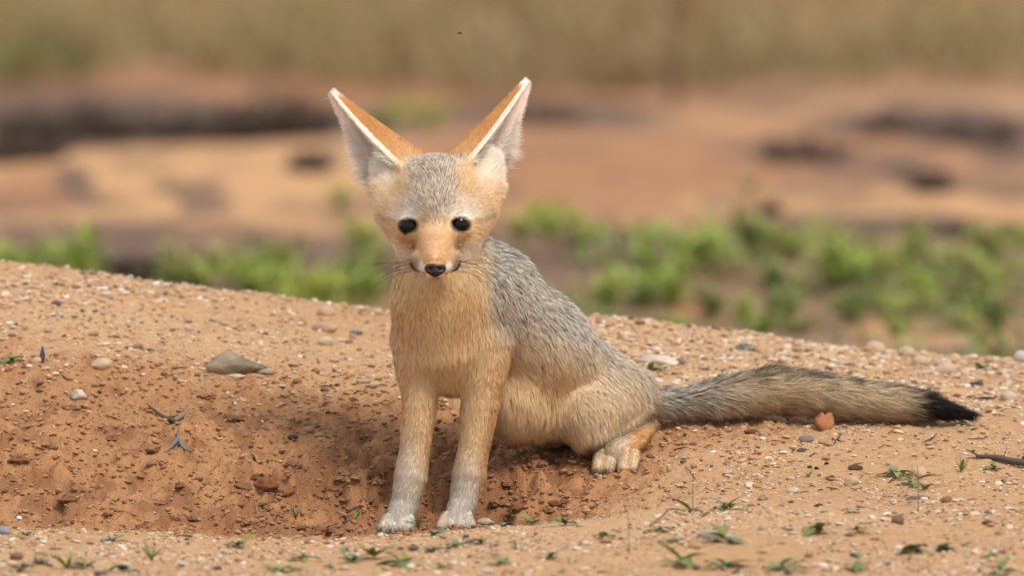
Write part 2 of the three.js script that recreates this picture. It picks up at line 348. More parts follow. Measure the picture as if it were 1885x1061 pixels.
// eyes
const eyes = [{ c: P(757, 418, 242), d: nrm([-0.14, 0.08, 0.98]), up: 0.2 }, { c: P(845, 415, 242), d: nrm([0.14, 0.08, 0.98]), up: -0.2 }];
const smin = (a, b, k) => { if (k <= 0) return Math.min(a, b); const h = clamp(0.5 + 0.5 * (b - a) / k, 0, 1); return b + (a - b) * h - k * h * (1 - h); };
function primDist(q, p) {
  const x = p[0] - q.a[0], y = p[1] - q.a[1], z = p[2] - q.a[2];
  if (q.one) return Math.sqrt(x * x + y * y + z * z) - q.ra;
  const h = clamp((x * q.d[0] + y * q.d[1] + z * q.d[2]) / q.l2, 0, 1), X = x - q.d[0] * h, Y = y - q.d[1] * h, Z = z - q.d[2] * h;
  return Math.sqrt(X * X + Y * Y + Z * Z) - (q.ra + (q.rb - q.ra) * h);
}
function sdf(p) {
  let d = 1e9;
  for (let i = 0; i < prims.length; i++) { const q = prims[i], e = primDist(q, p); d = i ? (e > d + q.k ? d : smin(d, e, q.k)) : e; }
  for (const E of ears) { const e = earDist(E, p); if (e < d + 22) d = smin(d, e, 20); }
  for (const e of eyes) {
    const r = [p[0] - e.c[0], p[1] - e.c[1], p[2] - e.c[2]], l = Math.hypot(...r);
    if (l < 60) {
      d = smin(d, l - 22, 12);
      const h = Math.max(0, dot(r, e.d)), x = r[0] - e.d[0] * h, y = r[1] - e.d[1] * h, z = r[2] - e.d[2] * h;
      const X = x * Math.cos(e.up) + y * Math.sin(e.up), Y = -x * Math.sin(e.up) + y * Math.cos(e.up);
      const cut = Math.hypot(X / 16.6, (Y + (Y > 0 ? 2.5 : 0)) / 12.4, z / 16) * 16 - 16;
      d = Math.max(d, -cut);
    }
  }
  return d;
}
function surfaceNets(f, lo, hi, h, slack) {
  const B = 8, n = [0, 1, 2].map((i) => Math.ceil((hi[i] - lo[i]) / h / B)), N = n.map((x) => x * B + 1), key = (i, j, k) => (k * N[1] + j) * N[0] + i;
  const verts = [], map = new Map(), quads = [], val = new Float32Array(9 * 9 * 9), at3 = (i, j, k) => (k * 9 + j) * 9 + i;
  const edges = [[0, 1], [2, 3], [4, 5], [6, 7], [0, 2], [1, 3], [4, 6], [5, 7], [0, 4], [1, 5], [2, 6], [3, 7]];
  for (let bk = 0; bk < n[2]; bk++) for (let bj = 0; bj < n[1]; bj++) for (let bi = 0; bi < n[0]; bi++) {
    const o = [lo[0] + bi * B * h, lo[1] + bj * B * h, lo[2] + bk * B * h];
    if (Math.abs(f([o[0] + 4 * h, o[1] + 4 * h, o[2] + 4 * h])) > 4 * h * 1.74 + slack) continue;
    for (let k = 0; k < 9; k++) for (let j = 0; j < 9; j++) for (let i = 0; i < 9; i++) val[at3(i, j, k)] = f([o[0] + i * h, o[1] + j * h, o[2] + k * h]);
    for (let k = 0; k < 8; k++) for (let j = 0; j < 8; j++) for (let i = 0; i < 8; i++) {
      const c = []; let m = 0;
      for (let q = 0; q < 8; q++) { const v = val[at3(i + (q & 1), j + ((q >> 1) & 1), k + (q >> 2))]; c.push(v); if (v < 0) m |= 1 << q; }
      if (m === 0 || m === 255) continue;
      let x = 0, y = 0, z = 0, cnt = 0;
      for (const [a, b] of edges) {
        const sa = c[a] < 0, sb = c[b] < 0; if (sa === sb) continue;
        const t = c[a] / (c[a] - c[b]); cnt++;
        x += mix(a & 1, b & 1, t); y += mix((a >> 1) & 1, (b >> 1) & 1, t); z += mix(a >> 2, b >> 2, t);
      }
      const I = bi * B + i, Jj = bj * B + j, K = bk * B + k;
      map.set(key(I, Jj, K), verts.length / 3);
      verts.push(lo[0] + (I + x / cnt) * h, lo[1] + (Jj + y / cnt) * h, lo[2] + (K + z / cnt) * h);
      if ((c[0] < 0) !== (c[1] < 0)) quads.push(0, I, Jj, K, c[0] < 0 ? 1 : 0);
      if ((c[0] < 0) !== (c[2] < 0)) quads.push(1, I, Jj, K, c[0] < 0 ? 1 : 0);
      if ((c[0] < 0) !== (c[4] < 0)) quads.push(2, I, Jj, K, c[0] < 0 ? 1 : 0);
    }
  }
  const idx = [];
  for (let q = 0; q < quads.length; q += 5) {
    const ax = quads[q], i = quads[q + 1], j = quads[q + 2], k = quads[q + 3], fl = quads[q + 4];
    const v = ax === 0 ? [key(i, j, k), key(i, j - 1, k), key(i, j - 1, k - 1), key(i, j, k - 1)] : ax === 1 ? [key(i, j, k), key(i, j, k - 1), key(i - 1, j, k - 1), key(i - 1, j, k)] : [key(i, j, k), key(i - 1, j, k), key(i - 1, j - 1, k), key(i, j - 1, k)];
    const w = v.map((x) => map.get(x)); if (w.some((x) => x === undefined)) continue;
    if (fl) idx.push(w[0], w[1], w[2], w[0], w[2], w[3]); else idx.push(w[0], w[2], w[1], w[0], w[3], w[2]);
  }
  return { verts: Float32Array.from(verts), idx: Uint32Array.from(idx) };
}
// ---- coat: what colour, length and lie the hair has where
const FK = 1.12, F = (r, g, b) => A(r, g, b, FK);
const WHITE = F(240, 232, 222), CREAM = F(230, 202, 160), TAN = F(212, 172, 118), ORANGE = F(212, 156, 94), RUST = F(196, 142, 84), GREYW = F(206, 198, 186), BLACK = F(44, 38, 36), GREYD = F(98, 86, 76), BEIGE = F(208, 184, 150), PINKW = F(244, 226, 217), SILVER = F(200, 192, 180);
const NOSE = P(803, 474, 352);
const pick = (r, ...cs) => { let t = 0; for (const [w] of cs) t += w; r *= t; for (const [w, c] of cs) { r -= w; if (r <= 0) return c; } return cs[0][1]; };
function polyDist(u, v, pts) { let m = 1e9; for (let i = 0; i + 1 < pts.length; i++) { const [x0, y0] = pts[i], [x1, y1] = pts[i + 1], dx = x1 - x0, dy = y1 - y0, t = clamp(((u - x0) * dx + (v - y0) * dy) / (dx * dx + dy * dy), 0, 1); m = Math.min(m, Math.hypot(u - x0 - dx * t, v - y0 - dy * t)); } return m; }
const MOUTH = [[757, 478], [763, 494], [780, 510], [803, 516], [826, 510], [843, 494], [849, 478]];
function coat(p, n, r) {                                             // -> {c: root..tip colours, len, lift, w, flow, skip}
  const u = p[0] + 942.5, v = 530.5 - p[1], z = p[2];
  let dm = 1e9; const ds = [];
  for (const q of prims) { const d = primDist(q, p); ds.push(d); if (d < dm) dm = d; }
  earQ.d = 1e9; for (const E of ears) earDist(E, p, earQ);
  const W = {}; let fx = 0, fy = 0, fz = 0, ws = 0;
  for (let i = 0; i < prims.length; i++) {
    const w = Math.exp(-(ds[i] - dm) / 7); if (w < 0.02) continue;
    const q = prims[i]; W[q.tag] = (W[q.tag] ?? 0) + w; ws += w;
    let f = q.flow;
    if (q.tag === 'head' || q.tag === 'muzzle') { f = nrm([p[0] - NOSE[0], p[1] - NOSE[1], p[2] - NOSE[2]]); if (v > 400 && q.tag === 'head') f = nrm([f[0], f[1] - 0.25 * sst(400, 450, v), f[2]]); }
    fx += f[0] * w; fy += f[1] * w; fz += f[2] * w;
  }
  for (const k in W) W[k] /= ws;
  const inEar = earQ.d < 2.5 && earQ.t > 0.02 && (earQ.d < dm - 1 || earQ.t > 0.16);
  const nz = fbm(u * 0.02, v * 0.02, z * 0.02, 2) - 0.5, nz2 = vnoise(u * 0.09, v * 0.09, z * 0.09) - 0.5, r2 = rnd(), r3 = rnd();
  const out = { c: null, len: 12, lift: 0.3, w: 1.3, flow: [fx, fy, fz], skip: false, droop: 0.1, mean: null };
  const two = (root, tip, m) => { out.c = [root, tip]; out.mean = m ?? mix3(root, tip, 0.5); };
  if (inEar) {
    const inside = earQ.g > 0.4, rim = earQ.o > -earQ.dep * 0.07 - 3.5, t = earQ.t, E = earQ.e;
    out.flow = [...E.a]; out.w = 0.9; out.ear = true;
    if (inside || earQ.s < -earQ.w * 0.62) {
      two(mix3(PINKW, F(226, 190, 178), 0.5 * r), r2 < 0.5 ? WHITE : PINKW); out.len = mix(22, 5, sst(0.05, 0.85, t)) * rr(0.5, 1.3); out.lift = 0.28; out.w = 0.8;
      out.flow = [0, 1, 2].map((i) => E.a[i] * 0.6 + E.e[i] * (rim && earQ.s < 0 ? 1.1 : 0.25));
      if (t < 0.28) { out.len = rr(14, 30); out.w = 0.85; out.lift = 0.45; out.c = [WHITE, WHITE]; out.mean = WHITE; out.flow = [0, 1, 2].map((i) => E.a[i] * 0.5 + E.e[i] * 0.8); }
      if (rim && earQ.s < 0) { out.len = mix(42, 7, sst(0.15, 0.75, t)) * rr(0.4, 1.2); out.w = 0.75; }
    } else if (rim) { const rc = mix3(mix3(CREAM, WHITE, sst(-0.05, 0.3, t)), TAN, 0.4 * r2); two(rc, rc); out.len = 6; out.lift = 0.35; out.flow = [0, 1, 2].map((i) => E.a[i] + E.e[i] * 0.4); }
    else {
      let c = mix3(RUST, ORANGE, clamp(0.5 + nz + (r - 0.5) * 0.8, 0, 1));
      const edge = sst(0.35, 0.75, earQ.s / earQ.w) * 0.6 * sst(0.55, 0, t), tipw = sst(0.86, 0.97, t);
      if (r2 < 0.25) c = mix3(c, F(168, 108, 56), 0.6); two(mix3(mix3(c, TAN, edge), WHITE, tipw), mix3(mix3(c, CREAM, edge + 0.15 * r3), WHITE, tipw)); out.len = 8; out.lift = 0.3;
    }
    return out;
  }
  // colours by region
  const col = [0, 0, 0], tip = [0, 0, 0]; let len = 0, lift = 0, wid = 0;
  const add = (w, c, t, l, f, d) => { for (let i = 0; i < 3; i++) { col[i] += w * c[i]; tip[i] += w * t[i]; } len += w * l; lift += w * f; wid += w * d; };
  for (const k in W) {
    const w = W[k];
    if (k === 'head' || k === 'muzzle') {
      const cx = Math.abs(u - 803);
      let c = mix3(F(228, 204, 168), F(204, 168, 124), clamp(0.42 + nz * 1.6 + (r - 0.5) * 0.7, 0, 1)), l = 11, t = null;
      const crown = 0.8 * sst(446, 372, v + cx * 0.4) * sst(58, 26, cx + nz * 26 + (v > 350 ? (v - 350) * 0.15 : 0));
      if (r2 < crown) { c = pick(r, [0.36, GREYW], [0.34, F(186, 160, 130)], [0.24, GREYD], [0.12, WHITE]); t = r3 < 0.36 ? GREYD : mix3(c, WHITE, 0.3); l = 13; }
      const eyeD = Math.min(Math.hypot((u - 754) / 1.26, v - 417), Math.hypot((u - 848) / 1.26, v - 414));
      const sideTan = sst(34, 60, cx) * sst(400, 360, v) * 0.5; if (!t) c = mix3(c, TAN, sideTan * 0.6);
      if (v < 400 && cx > 60) { const q = sst(60, 88, cx) * sst(405, 350, v); c = mix3(c, mix3(CREAM, WHITE, sst(375, 315, v + 30 * (r2 - 0.5))), (0.5 + 0.22 * sst(375, 315, v)) * q); l = mix(l, 20, q * (v < 372 ? 1 : 0.5)); }
      const brow = sst(30, 12, Math.abs(v - 385 - (cx - 50) * 0.05)) * sst(24, 36, cx) * sst(84, 66, cx); c = mix3(c, WHITE, brow * 0.45);
      const cheek = sst(418, 448, v) * sst(28, 50, cx) * (z < 290 ? 1 : 0); c = mix3(c, WHITE, cheek * (0.4 + 0.5 * r2) * sst(26, 8, polyDist(cx, v, [[46, 476], [72, 452], [100, 436]])));
      const tear = polyDist(cx, v, [[34, 424], [33, 436], [38, 456]]), outer = polyDist(cx, v, [[66, 411], [92, 402]]); c = mix3(c, F(118, 78, 52), 0.85 * sst(7, 2, tear) + 0.32 * sst(8, 1, outer));
      const hollow = sst(16, 6, polyDist(cx, v, [[52, 446], [76, 438]])); if (r3 < 0.5) c = mix3(c, F(186, 150, 112), hollow * 0.7);
      const under = sst(482, 500, v) * (z < 270 ? 1 : 0); c = mix3(c, CREAM, under);
      if (eyeD < 38) c = mix3(c, v < 405 ? WHITE : TAN, 0.6 * sst(38, 24, eyeD) * (cx < 52 || v > 420 ? 1 : 0.5));
      // bridge and sides of the muzzle
      const br = sst(232, 262, z) * sst(46, 26, cx) * sst(408, 436, v); c = mix3(c, mix3(F(200, 156, 108), F(172, 126, 82), r), br * 0.85 * sst(418, 440, v + 6 * (r3 - 0.5))); if (br > 0.3) { t = null; l = mix(l, 5, br); }
      const md = polyDist(u, v, MOUTH);
      if (z > 262 && v > 448) {
        const lip = sst(15, 5, Math.hypot((cx - 25) / 0.75, v - 492)); c = mix3(c, WHITE, lip * 0.85);
        const smudge = Math.max(sst(22, 8, Math.hypot((cx - 42) / 0.85, (v - 487) / 1.3)), 0.8 * sst(9, 3, md) * sst(18, 26, cx)); c = mix3(c, F(104, 90, 82), smudge * (0.45 + 0.5 * r2));
        if (v > 505 && md > 3) c = mix3(c, WHITE, 0.8);
        if (md < 3.4 && v > 484) c = mix3(c, BLACK, 0.9 * sst(3.6, 2, md));
        l = Math.min(l, 6);
      }
      if (eyeD < 20) { c = mix3(c, BLACK, sst(16.5, 13.5, eyeD) * 0.8); l = Math.min(l, 5); }
      add(w, c, t ?? mix3(c, WHITE, 0.12 * r3), l + 8 * sst(58, 96, cx) * sst(470, 440, v), 0.34, 0.85);
      if (eyeD < 11.4 && z > 215) out.skip = true;
      if (Math.hypot((u - 803) / 1.15, v - 495) < 17 && z > 325) out.skip = true;
    } else if (k === 'neck' || k === 'chest' || k === 'shoulder') {
      let c = mix3(CREAM, TAN, clamp(0.16 + nz * 2.2 + nz2 * 0.9 + (r - 0.5) * 0.7, 0, 1)), t = mix3(c, CREAM, 0.5);
      const collar = sst(60, 20, Math.abs(v - (590 + 0.0006 * (u - 830) ** 2))) * 0.5 + sst(70, 20, Math.hypot(u - 815, v - 660)) * 0.35; c = mix3(c, ORANGE, collar * (0.5 + r2 * 0.5));
      const side = sst(870, 915, u - (v - 470) * 0.12) * sst(690, 560, v); if (r3 < side * 0.8) { c = pick(r, [0.45, GREYW], [0.2, SILVER], [0.2, GREYD], [0.15, BEIGE]); t = c; }
      const sideL = sst(745, 722, u) * sst(560, 620, v) * 0.5; c = mix3(c, GREYW, sideL);
      add(w, c, t, 21, 0.33, 0.8);
    } else if (k === 'torso' || k === 'belly' || k === 'thigh' || k === 'shank') {
      // the grey saddle ends along a line that falls from the shoulder to the tail
      const line = v - (620 + (u - 940) * 0.36) + (r2 - 0.5) * 70 + nz * 60, saddle = sst(40, -50, line) * (k === 'belly' ? 0.3 : 1);
      let c = mix3(CREAM, BEIGE, clamp(0.45 + nz * 1.6 + (r - 0.5) * 0.8, 0, 1)), t = mix3(c, WHITE, 0.1), l = 24;
      const warm = sst(90, 20, Math.hypot((u - 985) * 0.8, v - 720)); c = mix3(c, TAN, warm * 0.7); t = mix3(t, CREAM, warm * 0.5);
      if (k === 'thigh' || k === 'shank') { c = mix3(c, BEIGE, 0.55); if (r3 < 0.16) { c = mix3(c, GREYD, 0.6); } l = 20; }
      if (rnd() < saddle) {
        const dark = 0.22 + 0.3 * sst(-70, -190, line) + nz2 * 0.5;
        c = rnd() < dark ? mix3(GREYD, BLACK, r3) : pick(r, [0.4, SILVER], [0.35, GREYW], [0.2, BEIGE], [0.1, WHITE]);
        t = rnd() < 0.22 ? BLACK : mix3(c, WHITE, 0.35); l = 21;
      }
      const heel = polyDist(u, v, [[1085, 832], [1140, 812], [1180, 785], [1202, 762]]); if (heel < 26 && k !== 'torso') { c = mix3(c, BLACK, 0.85 * sst(12, 4, heel)); t = mix3(t, BLACK, 0.9 * sst(24, 10, heel)); l = Math.min(l, 15); }
      if (k === 'belly') l = 34;
      add(w, c, t, l, 0.3, 1.0);
    } else if (k === 'foreleg' || k === 'paw' || k === 'toe') {
      const right = u > 822 && k !== 'toe', ctr = right ? 884 - (v - 740) * 0.14 + 6 : 774 - (v - 740) * 0.11;
      let c = mix3(SILVER, WHITE, clamp(r + nz, 0, 1)); if (r2 < 0.2) c = mix3(c, GREYD, 0.5);
      if (k !== 'toe') c = mix3(c, F(182, 170, 154), 0.6 * sst(900, 945, v)); const upper = sst(930, 770, v + nz * 60 + (right ? 0 : (ctr - u) * 1.2)); c = mix3(c, mix3(TAN, CREAM, r), upper);
      const outer = right ? sst(2, 20, u - ctr) * sst(960, 900, v) : sst(14, 30, Math.abs(u - ctr)) * 0.5 * sst(940, 860, v); c = mix3(c, mix3(ORANGE, TAN, r3 * 0.9), outer * 0.9);
      if (k === 'toe') { c = mix3(c, BEIGE, 0.6); if (r3 < 0.4) c = mix3(c, GREYD, 0.6); if (z > 84 && v > 862) c = mix3(c, GREYD, 0.5); }
      add(w, c, mix3(c, WHITE, 0.15), k === 'foreleg' ? 15 : k === 'toe' ? 8 : 10, 0.28, k === 'toe' ? 0.8 : 1);
    } else if (k === 'hindfoot') {
      const og = sst(1150, 1172, u + (v - 810) * 0.35); let c = mix3(mix3(BEIGE, GREYW, r), mix3(ORANGE, TAN, r2 * 0.7), og);
      if (r3 < 0.2) c = mix3(c, GREYD, 0.35); add(w, c, mix3(c, CREAM, 0.3), 12, 0.3, 1.0);
    } else if (k === 'tail') {
      const mid = 735 - 14 * Math.exp(-(((u - 1430) / 170) ** 2)) + sst(1550, 1760, u) * 22, top = mid - v;
      let c = mix3(BEIGE, F(204, 182, 152), clamp(0.3 + (r - 0.5) + sst(1350, 1550, u) * 0.4, 0, 1)), t = r2 < 0.5 ? mix3(c, BLACK, 0.72) : mix3(c, CREAM, 0.25);
      const base = sst(1400, 1220, u); if (r3 < base * 0.85) { c = pick(r, [0.5, SILVER], [0.45, GREYW], [0.12, GREYD]); t = r2 < 0.2 ? BLACK : c; }
      const crest = sst(10, 26, top + nz2 * 18); if (r3 < crest * 0.8) { c = mix3(c, BLACK, 0.45); t = BLACK; }
      const spot = sst(46, 18, Math.hypot((u - 1265) * 0.55, v - 722)); if (rnd() < spot * 0.4) { c = GREYD; t = BLACK; }
      const end = sst(1645, 1695, u + (rnd() - 0.5) * 50); if (end > 0.05) { c = mix3(c, BLACK, end); t = mix3(t, F(24, 21, 21), end); }
      add(w, c, t, mix(26, 42, sst(1180, 1330, u)) * mix(1, 0.75, sst(1650, 1740, u)), 0.3, 1.0);
    }
  }
  out.c = [col, tip]; out.mean = mix3(col, tip, 0.4); out.len = len; out.lift = lift; out.w = wid;
  if (W.paw > 0.5 && v > 974) out.skip = true;
  return out;
}
const inEarHair = (c) => c.ear;
const NB = 2.8;
const nets = surfaceNets(sdf, [-360, -470, -260], [850, 420, 400], NB, 22);
const fox = new THREE.Group();
tag(fox, 'young big-eared fox with sandy face and black tail tip sitting on the mound', 'fox');
const O0 = toWorld(P(900, 850, 60));
fox.position.set(O0[0], O0[1], O0[2]);
{
  const nv = nets.verts.length / 3, pos = new Float32Array(nv * 3), nor = new Float32Array(nv * 3), col = new Float32Array(nv * 3), e = 0.8, ln = new Float32Array(nv * 3);
  for (let i = 0; i < nv; i++) {
    const p = [nets.verts[i * 3], nets.verts[i * 3 + 1], nets.verts[i * 3 + 2]];
    const g = nrm([sdf([p[0] + e, p[1], p[2]]) - sdf([p[0] - e, p[1], p[2]]), sdf([p[0], p[1] + e, p[2]]) - sdf([p[0], p[1] - e, p[2]]), sdf([p[0], p[1], p[2] + e]) - sdf([p[0], p[1], p[2] - e])]);
    ln.set(g, i * 3);
    const w = toWorld(p), d = dirWorld(g);
    pos.set([w[0] - O0[0], w[1] - O0[1], w[2] - O0[2]], i * 3); nor.set(d, i * 3);
    let c = coat(p, g, 0.5).mean;
    const ed = Math.min(...eyes.map((q) => Math.hypot(p[0] - q.c[0], p[1] - q.c[1], p[2] - q.c[2])));
    if (ed < 22.2) c = F(26, 19, 17);
    col.set(c, i * 3);
  }
  const g = new THREE.BufferGeometry();
  g.setAttribute('position', new THREE.BufferAttribute(pos, 3)); g.setAttribute('normal', new THREE.BufferAttribute(nor, 3)); g.setAttribute('color', new THREE.BufferAttribute(col, 3));
  g.setIndex(new THREE.BufferAttribute(nets.idx, 1));
  part('body', g, new THREE.MeshStandardMaterial({ vertexColors: true, roughness: 1 }), fox);
  // hair
  const nt = nets.idx.length / 3, cum = new Float64Array(nt); let total = 0;
  const V = nets.verts, I = nets.idx;
  for (let t = 0; t < nt; t++) {
    const a = I[t * 3] * 3, b = I[t * 3 + 1] * 3, c = I[t * 3 + 2] * 3;
    const x = cross([V[b] - V[a], V[b + 1] - V[a + 1], V[b + 2] - V[a + 2]], [V[c] - V[a], V[c + 1] - V[a + 1], V[c + 2] - V[a + 2]]);
    let k = Math.hypot(...x) / 2; const n3 = ln[a + 2];
    if (n3 < -0.25) k *= 0.4;                                        // thinner undercoat on the far flank
    const yy = 530.5 - V[a + 1]; if (yy < 520 && V[a] < 10) k *= 1.7; // close short hair of head and ears
    total += k; cum[t] = total;
  }
  const HAIRS = 440000, hp = new Float32Array(HAIRS * 15), hn = new Float32Array(HAIRS * 15), hc = new Float32Array(HAIRS * 15), hi = new Uint32Array(HAIRS * 9);
  let cnt = 0;
  for (let q = 0; q < HAIRS; q++) {
    const x = (q + rnd()) / HAIRS * total; let a = 0, b = nt - 1; while (a < b) { const m = (a + b) >> 1; if (cum[m] < x) a = m + 1; else b = m; }
    let r1 = rnd(), r2 = rnd(); if (r1 + r2 > 1) { r1 = 1 - r1; r2 = 1 - r2; }
    const i0 = I[a * 3] * 3, i1 = I[a * 3 + 1] * 3, i2 = I[a * 3 + 2] * 3, r0 = 1 - r1 - r2;
    const p = [0, 1, 2].map((k) => V[i0 + k] * r0 + V[i1 + k] * r1 + V[i2 + k] * r2), n = nrm([0, 1, 2].map((k) => ln[i0 + k] * r0 + ln[i1 + k] * r1 + ln[i2 + k] * r2));
    const c = coat(p, n, rnd());
    if (c.skip) continue;
    // lie of the hair, with locks that bend together
    const cs = clamp(c.len * 0.42, 4.5, 12), ci = Math.floor(p[0] / cs), cj = Math.floor(p[1] / cs), ck = Math.floor(p[2] / cs);
    let f = c.flow; const fl = Math.hypot(...f) || 1; f = f.map((k) => k / fl);
    const wob = 0.55, sw = 0.014;
    f = [f[0] + wob * (hash3(ci, cj, ck) - 0.5) + 0.7 * (vnoise(p[0] * sw, p[1] * sw, p[2] * sw + 9) - 0.5) + 0.16 * gauss(), f[1] + wob * (hash3(ci + 71, cj, ck) - 0.5) + 0.7 * (vnoise(p[0] * sw + 40, p[1] * sw, p[2] * sw) - 0.5) + 0.16 * gauss(), f[2] + wob * (hash3(ci, cj + 37, ck) - 0.5) + 0.16 * gauss()];
    const s2 = 0.045, h1 = vnoise(p[0] * s2, p[1] * s2 + 5, p[2] * s2) - 0.5, h2 = vnoise(p[0] * s2 + 17, p[1] * s2, p[2] * s2 + 3) - 0.5; f[0] += 0.75 * h1; f[1] += 0.5 * h2;
    const fn = dot(f, n), tg = nrm([0, 1, 2].map((k) => f[k] - n[k] * fn));
    const lift = c.lift * rr(0.55, 1.5) + 0.08 * gauss(), L = c.len * rr(0.7, 1.18), cl = Math.cos(lift), sl = Math.sin(lift);
    const d = [0, 1, 2].map((k) => tg[k] * cl + n[k] * sl), d2 = nrm([0, 1, 2].map((k) => d[k] + tg[k] * 0.3 - (k === 1 ? 0.12 : 0)));
    const lock = inEarHair(c) ? 0 : c.w < 1.1 ? 0.22 : 0.36, lc = [(ci + 0.25 + 0.5 * hash3(ci, cj + 5, ck)) * cs - p[0], (cj + 0.25 + 0.5 * hash3(ci + 3, cj, ck)) * cs - p[1], (ck + 0.25 + 0.5 * hash3(ci, cj, ck + 9)) * cs - p[2]], lnn = dot(lc, n); for (let k = 0; k < 3; k++) lc[k] = (lc[k] - n[k] * lnn) * lock;
    const rootp = [0, 1, 2].map((k) => p[k] - n[k] * 0.8), midp = [0, 1, 2].map((k) => rootp[k] + d[k] * L * 0.5 + lc[k] * 0.4), tipp = [0, 1, 2].map((k) => midp[k] + d2[k] * L * 0.5 + lc[k] * 0.6);
    let wv = nrm(cross(d, n)); const roll = gauss() * 0.6, wn = nrm(cross(wv, d)); wv = [0, 1, 2].map((k) => wv[k] * Math.cos(roll) + wn[k] * Math.sin(roll));
    const w = c.w * rr(0.75, 1.3) * 0.5;
    const nj = nrm([n[0] + 0.25 * gauss() + wv[0] * 0.1, n[1] + 0.25 * gauss(), n[2] + 0.25 * gauss()]), nw = dirWorld(nj);
    const pts = [[0, 1, 2].map((k) => rootp[k] - wv[k] * w), [0, 1, 2].map((k) => rootp[k] + wv[k] * w), [0, 1, 2].map((k) => midp[k] - wv[k] * w * 0.8), [0, 1, 2].map((k) => midp[k] + wv[k] * w * 0.8), tipp];
    const br = rr(0.76, 1.16), cols = [c.c[0], c.c[0], mix3(c.c[0], c.c[1], 0.45), mix3(c.c[0], c.c[1], 0.45), c.c[1]];
    const o = cnt * 15;
    for (let k = 0; k < 5; k++) { const wq = toWorld(pts[k]); hp[o + k * 3] = wq[0] - O0[0]; hp[o + k * 3 + 1] = wq[1] - O0[1]; hp[o + k * 3 + 2] = wq[2] - O0[2]; hn.set(nw, o + k * 3); for (let m = 0; m < 3; m++) hc[o + k * 3 + m] = Math.min(0.92, cols[k][m] * br); }
    const gn = cross([0, 1, 2].map((k) => pts[1][k] - pts[0][k]), [0, 1, 2].map((k) => pts[2][k] - pts[0][k])), v0 = cnt * 5;
    const tri = dot(gn, n) > 0 ? [0, 1, 2, 1, 3, 2, 2, 3, 4] : [0, 2, 1, 1, 2, 3, 2, 4, 3];
    for (let k = 0; k < 9; k++) hi[cnt * 9 + k] = v0 + tri[k];
    cnt++;
  }
  const fg = new THREE.BufferGeometry();
  fg.setAttribute('position', new THREE.BufferAttribute(hp.slice(0, cnt * 15), 3)); fg.setAttribute('normal', new THREE.BufferAttribute(hn.slice(0, cnt * 15), 3)); fg.setAttribute('color', new THREE.BufferAttribute(hc.slice(0, cnt * 15), 3));
  fg.setIndex(new THREE.BufferAttribute(hi.slice(0, cnt * 9), 1));
  const fur = part('fur', fg, new THREE.MeshPhysicalMaterial({ vertexColors: true, roughness: 1, side: THREE.DoubleSide, specularIntensity: 0.3, transmission: 0.24, thickness: 0 }), fox);
  fur.userData.kind = 'stuff';
}
const local = (p) => { const w = toWorld(p); return new THREE.Vector3(w[0] - O0[0], w[1] - O0[1], w[2] - O0[2]); };
